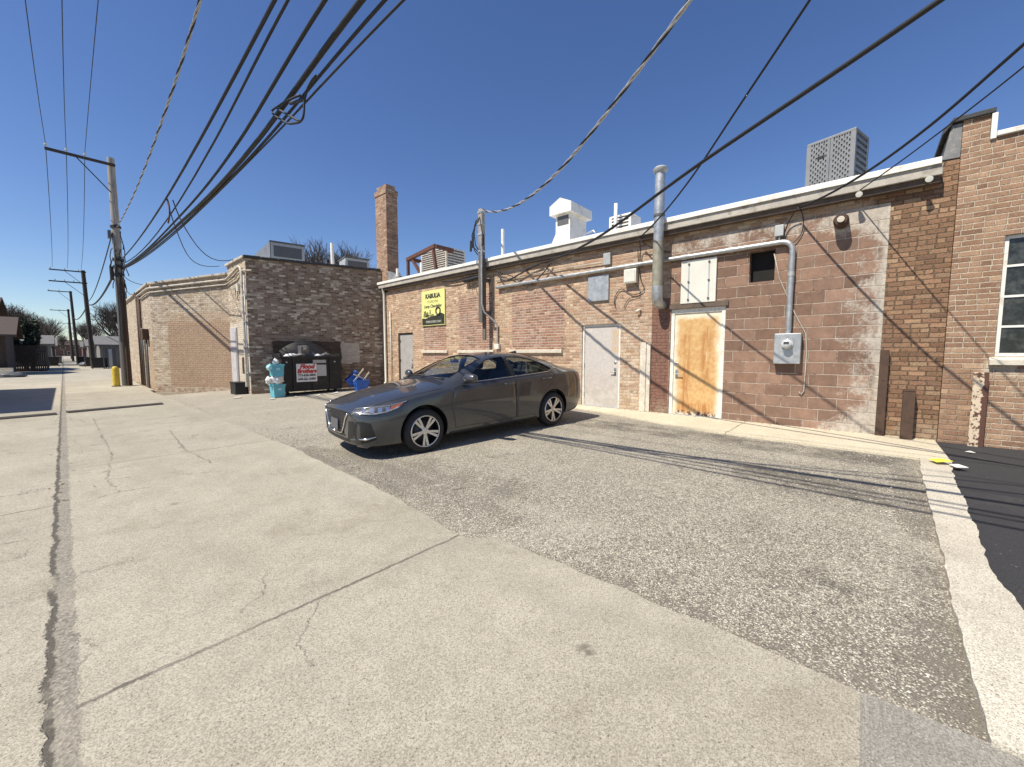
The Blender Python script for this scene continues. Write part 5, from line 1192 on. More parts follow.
for xx in (-.6, 0, .6):
    b = MB(); b.bx(xx - .04, xx + .04, -D2 - .035, -D2 - .001, .14, 1.24); b.build('rib', M['dump'], dm, world=False)
for s_ in (-1, 1):
    b = MB(); b.bx(s_ * (W2 + .001), s_ * (W2 + .10), -.35, .35, .75, .93, .01); b.build('lift_pocket', M['dump'], dm, world=False)
    for yy in (-.36, .36):
        b = MB(); b.tube([(s_ * .8 - .03, yy, .075), (s_ * .8 + .03, yy, .075)], .075, 14); b.bx(s_ * .8 - .045, s_ * .8 + .045, yy - .03, yy + .03, .07, .13); b.build('wheel', M['black'], dm, world=False)
# lid thrown back, sagging in an arch
lidrows = []
for i in range(15):
    u_ = -1 + 2 * i / 14; lidrows.append([(u_ * .84 * W2, -.02 + .42 * v_, 1.36 + (.50 * (1 - u_ * u_ * .72)) * v_ ** .75) for v_ in np.linspace(0, 1, 6)])
b = MB(); b.grid(lidrows); bmesh.ops.solidify(b.bm, geom=b.bm.faces[:], thickness=.025); b.build('lid', M['lid'], dm, True, False, 40)
b = MB(); b.bx(-.54, .12, -D2 - .045, -D2 - .037, .44, 1.06); sgn = b.build('sign', M['bagw'], dm, world=False)
b = MB(); b.bx(.13, .44, -D2 - .045, -D2 - .037, .62, 1.02); b.build('notice', simple('grey_notice', (.45, .44, .42), .6, 0, .1, 20), dm, world=False)
b = MB(); b.bx(.0, .44, -D2 - .046, -D2 - .038, 1.08, 1.19); b.build('notice', simple('grey_notice_strip', (.38, .37, .35), .6, 0, .1, 20), dm, world=False)
M['signR'] = simple('sign_red_print', (.50, .03, .02), .5, 0, .05, 9)
DM = wmat(dm)
def dtext(body, size, x, z, m, sh=0, bold=0.0, sx=1.0): text('lettering', body, size, DM @ Matrix.Translation((x, -D2 - .048, z)) @ Matrix.Rotation(PI / 2, 4, 'X'), M[m], sgn, sh, .001, sx, bold)
dtext('Flood', .20, -.20, .96, 'signR', .25, .012); dtext('Brothers', .185, -.21, .805, 'signR', .25, .012, .92); dtext('773-626-5800', .112, -.21, .665, 'signK', 0, .004, .9); dtext('630-261-0400', .112, -.21, .535, 'signK', 0, .004, .9)
for xx, zz in ((-.82, 1.12), (.75, 1.12), (.6, .2)):
    b = MB(); b.lathe([(.03, 0), (.03, .01), (0, .02)], (xx, -D2 - .002, zz), (PI / 2, 0, 0), 10); b.build('rivet', M['galv'], dm, world=False)
def bag(lab, c, s_, m, seed, cat='trash bag', name='trash_bag', grp='trash heaped in the dumpster'):
    rr = random.Random(seed); b = MB(); bmesh.ops.create_icosphere(b.bm, subdivisions=3, radius=1)
    ph = [rr.uniform(0, 6) for _ in range(6)]
    for v in b.bm.verts:
        p = v.co.copy(); k = 1 + .16 * math.sin(4 * p.x + ph[0]) * math.sin(5 * p.y + ph[1]) + .10 * math.sin(9 * p.z + ph[2] + 3 * p.x) + .06 * math.sin(14 * p.y + ph[3])
        q = p * k
        if q.z > .75: q.x *= .6; q.y *= .6; q.z *= 1.15
        v.co = (c[0] + q.x * s_[0], c[1] + q.y * s_[1], c[2] + q.z * s_[2])
    return tag(b.build(name, M[m], None, True), lab, cat, grp)
bag('white bin bag on the left end of the dumpster heap', (5.15, 14.62, 1.42), (.20, .14, .06), 'bagw', 1); bag('small white bag tucked on the rim at the dumpster left corner', (4.98, 14.56, 1.38), (.09, .09, .07), 'bagw', 2)
bag('grey bin bag in the middle of the dumpster heap', (5.50, 14.68, 1.42), (.16, .14, .08), 'bagg', 3); bag('white bag right of centre in the dumpster heap', (6.02, 14.60, 1.40), (.13, .10, .06), 'bagw', 4); bag('pale grey bag on the right end of the dumpster heap', (6.30, 14.62, 1.42), (.15, .12, .08), 'bagg', 5)
bag('dark grey bag lying behind the middle of the heap', (5.85, 14.75, 1.42), (.28, .16, .07), 'bagg', 6)
t = thing('cardboard_box', 'grey box standing upright on top of the dumpster heap', 'box', (5.62, 14.72, 1.55)); b = MB(); b.box((5.58, 14.72, 1.60), (.28, .2, .30), (R(8), R(-6), R(10)), .01); b.build('carton', M['bagg'], t); b = MB(); b.box((5.58, 14.60, 1.66), (.12, .01, .1), (R(8), R(-6), R(10))); b.build('flap', M['greymetal'], t)
def crate(lab, c, d, rz, m, hole):
    t = thing('plastic_container', lab, 'container', c, (0, 0, rz), 'teal containers stacked by the dumpster'); w_, dp, h = d
    b = MB(); b.prism([(-w_ * .44, -dp / 2, 0), (w_ * .44, -dp / 2, 0), (w_ / 2, -dp / 2, h), (-w_ / 2, -dp / 2, h)], (0, dp, 0)); b.build('tub', m, t, world=False)
    b = MB(); b.bx(-w_ / 2 - .02, w_ / 2 + .02, -dp / 2 - .02, dp / 2 + .02, h + .001, h + .05, .012); b.build('lid', m, t, world=False)
    b = MB(); b.bx(-w_ * .15, w_ * .15, -dp / 2 - .018, -dp / 2 - .002, h * .62, h * .82, .006); b.build('handle', M['tealpale'], t, world=False)
crate('teal plastic tub on the ground left of the dumpster, bottom of the stack', (4.62, 14.45, .05), (.36, .32, .38), R(4), M['teal'], 0)
bag('crumpled pale bag squeezed between two teal tubs', (4.60, 14.44, .62), (.19, .17, .17), 'bagw', 8, grp='bags outside the dumpster')
crate('teal plastic tub topping the stack left of the dumpster', (4.62, 14.45, .74), (.37, .32, .34), R(-5), M['teal'], 1)
bag('small white bag sitting on top of the teal stack', (4.60, 14.45, 1.21), (.09, .09, .10), 'bagw', 9, grp='bags outside the dumpster')
bag('white rag hanging off the left side of the teal stack', (4.36, 14.42, .62), (.09, .09, .12), 'bagw', 10, 'rag', 'rag', 'bags outside the dumpster'); bag('pale bundle at the left edge of the upper teal tub', (4.40, 14.40, 1.03), (.09, .1, .10), 'tealpale', 12, 'bundle', 'bundle', 'bags outside the dumpster')
def bluebin(lab, c, rot, s_):
    t = thing('recycling_bin', lab, 'bin', c, rot, 'blue bins by the dumpster'); w_, d_, h = s_
    b = MB(); b.lathe([(.40 * w_, 0), (.5 * w_, h), (.54 * w_, h), (.54 * w_, h + .03), (.47 * w_, h + .03), (.37 * w_, .02), (0, .02)], (0, 0, 0), (0, 0, PI / 4), 4); b.bm.transform(Matrix.Diagonal((1.25, 1.25 * d_ / w_, 1, 1))); b.build('tub', M['blue'], t, world=False)
    for s2 in (-1, 1):
        b = MB(); b.bx(s2 * w_ * .49, s2 * w_ * .53, -.07, .07, h * .72, h * .8); b.build('handle', M['blue'], t, world=False)
bluebin('blue recycling bin tipped on its side by the dumpster', (7.02, 14.5, .36), (R(10), R(52), R(-10)), (.42, .40, .50)); bluebin('blue recycling bin standing upright next to the car bonnet', (7.25, 13.9, .08), (0, 0, R(-10)), (.52, .42, .40))
for k, (p, q, lab) in enumerate((((7.02, 14.0, .45), (7.36, 13.9, .92), 'pale wooden strip leaning up to the right out of the blue bin'), ((7.0, 13.95, .72), (7.45, 13.85, .50), 'pale wooden strip lying across the rim of the blue bin'), ((7.35, 13.95, .45), (7.58, 13.9, .78), 'short pale wooden strip at the right of the blue bin'))):
    b = MB(); beam(b, p, q, .045); o = b.build('wooden_strip', M['wood'], None); tag(o, lab, 'wood strip', 'wooden strips in the blue bin')
t = thing('black_crate', 'black plastic crate at the foot of the pale brick pier', 'crate', (4.15, 16.9, 0)); b = MB(); b.bx(3.95, 4.30, 16.55, 17.2, .02, .42, .015); b.build('box', M['lid'], t); b = MB(); b.bx(3.93, 4.31, 16.53, 17.22, .42, .46, .01); b.build('lid', M['dump'], t)
# litter
def litter(name, lab, pts, m, thick=.006):
    b = MB(); b.prism(pts, (0, 0, thick)); o = b.build(name, m, None); tag(o, lab, 'litter'); return o
litter('paper_scrap', 'bright yellow paper scrap on the end of the cream kerb strip', [(7.16, -.66, .165), (7.22, -.78, .18), (7.08, -.86, .19), (7.02, -.72, .165)], simple('yellow_paper', (.75, .68, .08), .7))
litter('paper_scrap', 'white paper scrap lying on the dark asphalt by the kerb strip', [(7.0, -.82, .16), (7.06, -.9, .165), (6.95, -.97, .16), (6.9, -.87, .155)], M['white'])
litter('paper_scrap', 'small white scrap far back on the dark asphalt lot', [(8.2, -1.1, .14), (8.25, -1.15, .145), (8.18, -1.19, .14)], M['white'])

for k, (x, y, lab) in enumerate(((4.95, 13.9, 'white scrap on the ground in front of the dumpster'), (5.6, 13.7, 'crumpled pale scrap before the middle of the dumpster'), (4.3, 14.0, 'small scrap in front of the teal tubs'), (6.3, 13.95, 'pale scrap before the right end of the dumpster'), (3.7, 15.4, 'lone scrap on the stony ground before the pale pier'))):
    a = .05 + .02 * k; z = zlot(x) + .006
    litter('paper_scrap', lab, [(x - a, y - a * .6, z), (x + a * .8, y - a, z + .02), (x + a, y + a * .7, z + .03), (x - a * .4, y + a, z)], M['bagw'] if k % 2 else M['stonesill'])
rr = random.Random(5); b = MB()
for k in range(700):
    q = rr.random()
    if q < .35: x = rr.uniform(4.4, 8.9); y = 15.9 - (x - 4.35) * .19 - abs(rr.gauss(0, .25))
    elif q < .6: x = 8.97 - abs(rr.gauss(0, .07)); y = rr.uniform(-.8, 8.5)
    elif q < .8: x = -.085 + rr.gauss(0, .09); y = rr.uniform(6, 24)
    else: x = 2.3 + abs(rr.gauss(0, .2)); y = rr.uniform(3, 17)
    z = (.137 if x > 8 else (zlot(x) if x > 2.25 else 0)) + .004; s_ = rr.uniform(.008, .02); a = rr.uniform(0, 2 * PI); ca, sa = math.cos(a) * s_, math.sin(a) * s_
    b.poly([(x + ca, y + sa, z), (x - sa * .5, y + ca * .5, z + rr.uniform(.002, .012)), (x - ca, y - sa, z + rr.uniform(0, .01)), (x + sa * .5, y - ca * .5, z + .002)])
tag(b.build('dry_leaves', simple('dry_leaf', (.20, .13, .065), .9, 0, .5, 30), None, norm=False), 'dry leaf scraps blown along walls, kerbs and the alley seam', 'leaves', kind='stuff')
# ================================================================== POLES AND OVERHEAD LINES
M['insul'] = simple('pale_porcelain', (.55, .56, .55), .25, 0, .1, 9)
M['darktimber'] = simple('dark_creosoted_timber', (.055, .045, .038), .9, 0, .35, 5)
def pole(lab, x, y, h, r0, r1, arms, lean=0.0, detail=False):
    t = thing('utility_pole', lab, 'utility pole', (x, y, 0), (0, lean, 0), 'timber utility poles along the alley')
    P = [(0, 0, z) for z in np.linspace(-.1, h, 8)]; b = MB(); b.tube(P, [r0 + (r1 - r0) * k / 7 for k in range(8)], 16 if detail else 8)
    b.build('shaft', M['pole'] if detail else M['darktimber'], t, True, False, 50)
    for (z, xl, xr, pins) in arms:
        b = MB(); b.bx(xl, xr, -.16 - .06, -.16 + .02, z - .055, z + .055, .006); a = b.build('crossarm', M['darktimber'], t, world=False)
        b = MB(); b.tube([(xl * .55, -.21, z - .05), (-r1 * .6, -.14, z - min(1.2, -xl * .65))], .022, 6); b.build('brace', M['darktimber'], t, world=False)
        for px_ in pins:
            b = MB(); b.lathe([(.02, 0), (.02, .06), (.05, .07), (.055, .11), (.035, .13), (.045, .16), (0, .18)], (px_, -.18, z + .055), None, 10); b.build('insulator', M['insul'], a, True, False, 40)
    return t
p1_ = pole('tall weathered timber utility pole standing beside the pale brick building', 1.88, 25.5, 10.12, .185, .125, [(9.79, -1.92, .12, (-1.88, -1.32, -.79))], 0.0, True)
b = MB(); b.tube([(.05, -.21, 0), (.05, -.20, 4.9)], .05, 10); b.build('riser_conduit', M['rust'], p1_, True, False, 50)
b = MB(); b.tube([(-.12, -.19, 2.0), (-.1, -.17, 6.5)], .03, 8); b.build('riser_conduit', M['dkgrey'], p1_, True, False, 50)
b = MB()
rr = random.Random(11)
for k in range(16):
    z = rr.uniform(4.7, 7.2); a = rr.uniform(PI * .7, PI * 2.3); q = [(.19 * math.cos(a), .19 * math.sin(a), z)]
    for s_ in range(4): q.append((q[-1][0] + rr.uniform(-.08, .08), q[-1][1] + rr.uniform(-.06, .05), q[-1][2] - rr.uniform(.1, .3)))
    b.tube(q, .018, 5)
b.build('cable_tangle', M['wire'], p1_, True, False)
for zz in (5.0, 5.35, 5.65, 7.1):
    b = MB(); b.lathe([(.185, 0), (.185, .09)], (0, 0, zz), None, 16); b.box((.0, -.22, zz + .04), (.16, .08, .12)); b.build('clamp', M['wire'], p1_, True, False, 40)
b = MB(); b.tube([(-.25, -.2, 5.35), (-.25, -.2, 4.75)], .07, 10); b.tube([(-.1, -.25, 5.3), (-.1, -.25, 4.9)], .055, 10); b.build('splice_closure', M['wire'], p1_, True, False, 40)
b = MB(); b.bx(-.28, -.17, -.14, .1, 6.6, 6.95, .02); b.build('bracket', M['dkgrey'], p1_, world=False)
pole('second timber utility pole down the alley with two crossarms', 1.93, 58, 9.6, .19, .15, [(9.42, -2.2, .2, (-2.1, -1.2, -.3)), (8.35, -2.3, .2, (-1.9, -1.3, -.7))], R(-1.2))
pole('third timber utility pole down the alley with one long crossarm', 1.25, 80, 9.75, .17, .13, [(9.62, -2.0, .15, (-1.9, -1.0))], R(-1.0))
pole('fourth timber utility pole far down the alley', 1.1, 108, 9.4, .17, .14, [(9.1, -2.2, .2, (-2.0, -1.0))], R(-.6))
pole('fifth and farthest timber utility pole near the end of the alley', 1.3, 150, 9.2, .18, .15, [(8.9, -1.8, .9, (-1.6, .6))], 0)
b = MB(); b.lathe([(.125, 0), (.125, .78), (.115, .84), (.07, .9), (0, .91)], (1.50, 25.1, 0), None, 20)
t = thing('bollard', 'yellow steel bollard guarding the foot of the near utility pole', 'bollard', (1.50, 25.1, 0)); b.build('post', simple('yellow_bollard_paint', (.62, .47, .05), .55, 0, .15, 5, 0, 80, (.4, .3, .1)), t, True, sharp=40)
b = MB(); b.lathe([(.16, -.01), (.16, .03)], (1.50, 25.1, 0), None, 20); b.build('collar', M['rust'], t)

LG = 'overhead lines along the alley'
def line(lab, pts, r, m='wire', far=None, name='overhead_wire'):
    return cable(name, lab, ([far] if far else []) + pts, r, m, 'overhead wire', LG, 10, 6)
for nm, x0, x1, mid, xf, lab in (('a', 0.0, -.12, 9.38, -.2, 'outer left of the three thin lines on the crossarm'), ('b', .56, .43, 9.38, .75, 'middle one of the three thin lines on the crossarm'), ('c', 1.09, 1.02, 9.80, 1.65, 'thin line on the crossarm nearest the pole shaft')):
    line(lab, [(x0, 25.32, 10.0), (x1, 14.0, mid), (x1 + .0, -2, mid - .05), (x1, -22, 10)], .0095, 'wire', None)
    line('far span of the ' + lab, [(xf - .05, 57.8, 9.62), ((x0 + xf) / 2, 42, 9.25), (x0, 25.32, 10.0)], .012, 'wire')
line('left of the two parallel black cables leaving the near pole', [(1.95, 25.4, 5.68), (1.8, 8.9, 5.22), (1.7, 4.86, 5.23), (1.35, -6, 5.4), (1.2, -22, 5.9)], .022)
line('right of the two parallel black cables leaving the near pole', [(1.97, 25.4, 5.52), (1.85, 8.16, 4.98), (1.78, 4.73, 5.2), (1.75, -6, 5.35), (1.8, -22, 5.8)], .016)
line('thick black cable left of the heavy bundle', [(2.0, 25.4, 5.4), (2.07, 14.5, 4.86), (2.05, 7.58, 4.87), (2.0, 4.36, 5.13), (2.12, 0, 5.5), (2.3, -22, 5.8)], .023)
line('heaviest black cable in the bundle over the alley', [(2.0, 25.4, 5.36), (2.1, 14.5, 4.78), (2.15, 7.08, 4.73), (2.2, 3.97, 5.05), (2.6, -6, 5.2), (2.8, -22, 5.7)], .034)
line('medium black cable right of the heaviest one', [(2.0, 25.4, 5.32), (2.13, 14.5, 4.72), (2.2, 6.89, 4.69), (2.25, 3.63, 4.89), (2.62, 0, 5.35), (4.0, -22, 5.8)], .019)
line('thin black cable on the right edge of the bundle', [(2.02, 25.4, 5.3), (2.15, 14.5, 4.69), (2.22, 6.78, 4.66), (2.25, 3.33, 4.72), (2.85, 0, 5.45), (5.0, -22, 6)], .013)
line('black cable bundle of the next span beyond the near pole', [(1.9, 57.8, 6.3), (1.85, 40, 5.2), (1.85, 25.6, 5.4)], .05)
line('slack black cable from the near pole down the alley', [(1.85, 57.8, 6.6), (1.75, 40, 6.0), (1.78, 25.6, 6.95)], .025)
line('farther black cable bundle between the distant poles', [(1.2, 80, 6.2), (1.5, 68, 5.6), (1.9, 58, 6.4)], .05)
t = tag(cable('cable_loop', 'teardrop loop of spare black cable hanging from the bundle', [(2.14, 4.96, 4.73), (2.14, 5.29, 4.61), (2.13, 5.34, 4.4), (2.12, 5.66, 4.44), (2.13, 6.06, 4.64), (2.14, 6.41, 4.89), (2.14, 6.1, 4.85), (2.14, 5.43, 4.70)], .014, 'wire'), None)
b = MB(); b.tube([(2.14, 5.5, 4.42), (2.14, 6.2, 4.84)], .016, 6); b.tube([(2.14, 5.3, 4.6), (2.14, 5.75, 4.73)], .020, 6); o = b.build('crossbar', M['wire'], t)
cable('service_cable', 'black service drop from the twin cables to the pale brick pier', [(1.9, 13.0, 5.25), (2.25, 14.3, 4.85), (3.3, 17.4, 4.55), (4.2, 18.9, 4.86)], .012, 'wire', 'overhead wire', 'drops to the left building')
cable('service_cable', 'second black service drop ending at the corner of the pale brick pier', [(1.95, 12.6, 5.15), (2.4, 13.9, 4.8), (3.6, 16.4, 4.6), (4.32, 17.4, 4.9)], .013, 'wire', 'overhead wire', 'drops to the left building')
cable('service_cable', 'black drop from the near pole to the chamfered brick corner', [(2.0, 25.3, 5.0), (2.4, 22.8, 4.35), (3.2, 20.4, 4.28)], .014, 'wire', 'overhead wire', 'drops to the left building')
cable('service_cable', 'low black drop from the near pole to the edge of the far brick wall', [(2.02, 25.3, 4.6), (2.15, 24.6, 4.1), (2.38, 24.0, 4.2)], .014, 'wire', 'overhead wire', 'drops to the left building')
cable('service_cable', 'short red tagged tail hanging from the twin black cables', [(1.9, 13.0, 5.28), (1.92, 12.9, 4.95), (1.9, 13.05, 4.7)], .018, 'rustbeam', 'overhead wire', 'drops to the left building')

def twisted(name, lab, pts, R_, r, pitch, group=None):
    path = smooth_path(pts, pitch / 8); P = path; t = thing(name, lab, 'overhead wire', P[0], (0, 0, 0), group)
    for s_, m in ((0, 'alu'), (1, 'wire'), (2, 'alu')):
        L = 0; out = []
        for i, p in enumerate(path):
            if i: L += (p - path[i - 1]).length
            d = (path[min(i + 1, len(path) - 1)] - path[max(i - 1, 0)]).normalized(); a = d.cross(Vector((0, 0, 1))).normalized(); c = d.cross(a); ph = 2 * PI * (L / pitch + s_ / 3)
            out.append(p + (a * math.cos(ph) + c * math.sin(ph)) * R_)
        b = MB(); b.tube(out, r, 5); b.build('strand', M[m], t, True)
    return t
twisted('twisted_cable', 'pale and black twisted cable rising left over the alley from the near pole', [(1.9, 25.35, 7.1), (1.65, 12.27, 6.3), (1.5, 8.02, 6.12), (1.45, 6.75, 6.1), (1.3, -4, 6.2), (1.2, -20, 6.8)], .012, .0105, 1.0, LG)
SG = 'service cables to the shop wall'
twisted('twisted_cable', 'pale twisted service cable swooping down to the timber mast on the shop', [(8.66, 8.94, 5.83), (6.29, 4.40, 4.88), (5.43, 2.78, 5.13), (4.83, 1.65, 5.40), (1.6, -4.4, 7.6)], .015, .0145, .8, SG)
cable('service_cable', 'thick black service cable crossing the sky to the shop eave right of the mast', [(8.92, 6.75, 3.98), (7.73, 4.6, 3.9), (6.24, 1.92, 4.22), (5, -.31, 4.42), (1.5, -6.6, 5.6)], .025, 'wire', 'overhead wire', SG, 12)
cable('service_cable', 'thin black service cable reaching the eave beside the flue pipe', [(8.8, 3.94, 4.11), (7.24, 2.38, 4.44), (6.31, 1.45, 4.87), (5.5, .64, 5.25), (2.5, -2.4, 7)], .016, 'wire', 'overhead wire', SG, 12)
cable('service_cable', 'black service cable reaching the eave above the conduit bend', [(8.8, 1.0, 4.07), (7.0, -.44, 4.2), (6.32, -.98, 4.46), (3, -3.6, 6)], .017, 'wire', 'overhead wire', SG, 12)
cable('service_cable', 'black service cable reaching the eave by the right floodlight', [(8.8, .2, 4.16), (7.66, -.48, 4.27), (6.69, -1.06, 4.42), (3.5, -3, 5.6)], .009, 'wire', 'overhead wire', SG, 12)

# ================================================================== SPEED HUMPS, FAR ALLEY
M['hump'] = simple('dark_rubber_hump', (.05, .045, .04), .85, 0, .35, 6, .3)
for (xa, xb, ya, yb, lab) in ((-.02, 1.83, 14.9, 15.35, 'long dark speed hump across the right half of the alley'), (-2.6, -.2, 14.45, 14.7, 'dark speed hump across the left half of the alley')):
    b = MB(); prof = [(-.11, 0), (-.09, .03), (-.04, .05), (.04, .05), (.09, .03), (.11, 0)]
    d = Vector((xb - xa, yb - ya, 0)); nn = Vector((-d.y, d.x, 0)).normalized()
    b.prism([Vector((xa, ya, 0)) + nn * u_ + Vector((0, 0, z)) for u_, z in prof], d); tag(b.build('speed_hump', M['hump'], None), lab, 'speed hump', 'speed humps in the alley')

M['garage'] = simple('grey_garage_boards', (.21, .20, .18), .8, 0, .15, 2); M['shingle'] = simple('brown_shingles', (.07, .05, .04), .9, 0, .3, 4, .4, 30); M['shinglegrey'] = simple('grey_shingles', (.15, .145, .14), .9, 0, .25, 3)
M['brownwall'] = simple('dark_brown_brick_far', (.065, .045, .036), .9, 0, .3, 3); M['fence'] = simple('dark_board_fence', (.06, .045, .035), .9, 0, .3, 3); M['palewall'] = simple('pale_stucco_far', (.20, .185, .165), .85, 0, .1, 2); M['redwall'] = simple('red_brick_far', (.15, .085, .065), .9, 0, .25, 3)
def house(name, lab, cat, x0, x1, y0, y1, h, rise, wall, roof, axis='y', windows=(), doors=(), over=.35, group=None):
    t = thing(name, lab, cat, ((x0 + x1) / 2, (y0 + y1) / 2, 0), (0, 0, 0), group)
    b = MB(); b.bx(x0, x1, y0, y1, -.1, h)
    if rise and axis == 'y': b.prism([(x0, y0, h), (x1, y0, h), ((x0 + x1) / 2, y0, h + rise)], (0, y1 - y0, 0))
    elif rise: b.prism([(x0, y0, h), (x0, y1, h), (x0, (y0 + y1) / 2, h + rise)], (x1 - x0, 0, 0))
    b.build('wall', M[wall], t); b = MB()
    if not rise: b.bx(x0 - over, x1 + over, y0 - over, y1 + over, h + .002, h + .25)
    else:
        for s_ in (-1, 1):
            if axis == 'y':
                xm, xe = (x0 + x1) / 2, ((x0 - over) if s_ < 0 else (x1 + over)); ze = h - rise * over / ((x1 - x0) / 2)
                b.prism([(xm, y0 - over, h + rise + .03), (xe, y0 - over, ze + .03), (xe, y0 - over, ze + .18), (xm, y0 - over, h + rise + .18)], (0, y1 - y0 + 2 * over, 0))
            else:
                ym, ye = (y0 + y1) / 2, ((y0 - over) if s_ < 0 else (y1 + over)); ze = h - rise * over / ((y1 - y0) / 2)
                b.prism([(x0 - over, ym, h + rise + .03), (x0 - over, ye, ze + .03), (x0 - over, ye, ze + .18), (x0 - over, ym, h + rise + .18)], (x1 - x0 + 2 * over, 0, 0))
    b.build('roof', M[roof], t)
    for (side, u_, z, w_, hh) in windows:
        b = MB(); c = MB()
        if side == 'S': b.bx(u_ - w_ / 2, u_ + w_ / 2, y0 - .04, y0 - .003, z, z + hh); c.bx(u_ - w_ / 2 + .08, u_ + w_ / 2 - .08, y0 - .052, y0 - .042, z + .08, z + hh - .08)
        else:
            xx = x1 if side == 'E' else x0; s_ = 1 if side == 'E' else -1
            b.bx(xx + s_ * .003, xx + s_ * .04, u_ - w_ / 2, u_ + w_ / 2, z, z + hh); c.bx(xx + s_ * .042, xx + s_ * .052, u_ - w_ / 2 + .08, u_ + w_ / 2 - .08, z + .08, z + hh - .08)
        wd = b.build('window', M['white'], t); c.build('pane', M['pane'], wd)
    for (side, u_, w_, hh, m) in doors:
        b = MB()
        if side == 'S': b.bx(u_ - w_ / 2, u_ + w_ / 2, y0 - .05, y0 - .003, 0, hh)
        else:
            xx = x1 if side == 'E' else x0; s_ = 1 if side == 'E' else -1; b.bx(xx + s_ * .003, xx + s_ * .05, u_ - w_ / 2, u_ + w_ / 2, 0, hh)
        b.build('door', M[m], t)
    return t
# left side, out of the frame but its shadow lies on the alley
house('garage', 'flat roofed garage left of the alley throwing the broad near shadow', 'garage', -9.5, -3.05, 16.6, 26.7, 3.72, 0, 'brownwall', 'shinglegrey', doors=[('E', 21, 4.5, 2.4, 'garage')], over=.05)
t = house('porch_garage', 'low dark brown garage with brown shingle roof at the left edge', 'garage', -9.0, -2.55, 43.5, 50, 2.75, 1.2, 'brownwall', 'shingle', 'x', windows=[('S', -3.5, 1.0, 1.0, 1.0)], doors=[('S', -2.95, .5, 2.1, 'fence')], over=.5)
house('house', 'taller brown house rising behind the low garage at the left edge', 'house', -12, -3.75, 52, 62, 4.9, 1.3, 'brownwall', 'shingle', 'x', windows=[('S', -4.3, 3.3, .8, 1.2)], over=.45)
t = thing('stoop', 'pale concrete steps in front of the low brown garage', 'steps', (-3.1, 42, 0))
for k in range(3):
    b = MB(); b.bx(-3.6, -2.3, 41.8 + k * .35, 42.2 + k * .35 - .01, 0, .17 * (k + 1)); b.build('step', M['stonesill'], t)
t = thing('board_fence', 'dark board fence in shade under the evergreen beside the alley', 'fence', (-1.7, 52, 0)); b = MB()
for k in range(16): b.bx(-2.75 + k * .11, -2.66 + k * .11, 50.6, 50.64, 0, 2.1 + .03 * (k % 3))
for k in range(60): b.bx(-1.0, -.96, 50.7 + k * .11, 50.79 + k * .11, 0, 2.1 + .03 * (k % 2))
b.build('boards', M['fence'], t); b = MB(); b.bx(-2.75, -.98, 50.645, 50.70, .4, .5); b.bx(-2.75, -.98, 50.645, 50.70, 1.6, 1.7); b.build('rail', M['fence'], t)
house('garage', 'small pale garage on the left beyond the evergreen', 'garage', -7, -1.0, 72, 79, 2.5, 1.0, 'palewall', 'shinglegrey', 'x', doors=[('S', -1.6, .9, 2.0, 'garage'), ('E', 75.5, 3, 2.1, 'white')])
house('garage', 'second small brown garage farther down the left side', 'garage', -7, -.9, 96, 103, 2.6, 1.1, 'brownwall', 'shinglegrey', 'x', doors=[('E', 99, 3, 2.1, 'white')])
house('garage', 'distant pale garage on the left near the alley end', 'garage', -7, -1.2, 125, 132, 2.6, 1.2, 'palewall', 'shingle', 'x', doors=[('E', 128, 3, 2.1, 'garage')])
house('house', 'distant red brick house beyond the left garages', 'house', -16, -7.5, 100, 112, 6.5, 2.2, 'redwall', 'shinglegrey', 'x', windows=[('S', -9, 3.5, 1, 1.4), ('S', -9, .9, 1, 1.4), ('E', 106, 3.5, 1, 1.4)])
house('garage', 'grey garage with pale roof edge behind the near utility pole', 'garage', 2.55, 9.5, 60, 67, 2.3, .9, 'garage', 'shinglegrey', 'x', doors=[('S', 3.3, .75, 2.0, 'dkgrey')])
house('garage', 'distant grey garage right of the third pole', 'garage', 2.6, 9, 90, 97, 2.5, 1.0, 'palewall', 'shinglegrey', 'x', doors=[('S', 3.6, 1.0, 2.0, 'garage')])
house('garage', 'farthest brown garage on the right of the alley', 'garage', 2.7, 9, 122, 130, 2.6, 1.2, 'redwall', 'shinglegrey', 'x', doors=[('S', 3.6, .9, 2.0, 'white')])
house('house', 'wide distant house closing the end of the alley', 'house', -9, 12, 300, 312, 5.5, 2.5, 'redwall', 'shingle', 'x', windows=[('S', -4, 3.2, 1.6, 1.5), ('S', 0, 3.2, 1.6, 1.5), ('S', 4, 3.2, 1.6, 1.5), ('S', 2, .8, 1.6, 1.5)])
t = thing('gate', 'grey metal gate between posts behind the near pole', 'gate', (3.0, 54, 0))
for xx in (2.45, 2.75, 3.1):
    b = MB(); b.bx(xx, xx + .09, 53.95, 54.04, 0, 2.2); b.build('post', M['dkgrey'], t)
b = MB(); b.bx(2.78, 3.08, 53.98, 54.01, .1, 1.9); b.build('panel', M['greymetal'], t)
def wheelie(lab, x, y, s_=1.0, m='lid'):
    t = thing('alley_bin', lab, 'bin', (x, y, 0), (0, 0, R(random.uniform(-12, 12))), 'bins along the far alley'); b = MB(); b.prism([(-.25 * s_, -.28, .1), (.25 * s_, -.28, .1), (.31 * s_, -.32, 1.0), (-.31 * s_, -.32, 1.0)], (0, .6, 0)); b.build('tub', M[m], t, world=False)
    b = MB(); b.bx(-.33 * s_, .33 * s_, -.36, .33, 1.002, 1.07, .01); b.build('lid', M[m], t, world=False)
    for s2 in (-1, 1):
        b = MB(); b.tube([(s2 * .26 * s_, .25, .11), (s2 * .31 * s_, .25, .11)], .11, 12); b.build('wheel', M['black'], t, world=False)
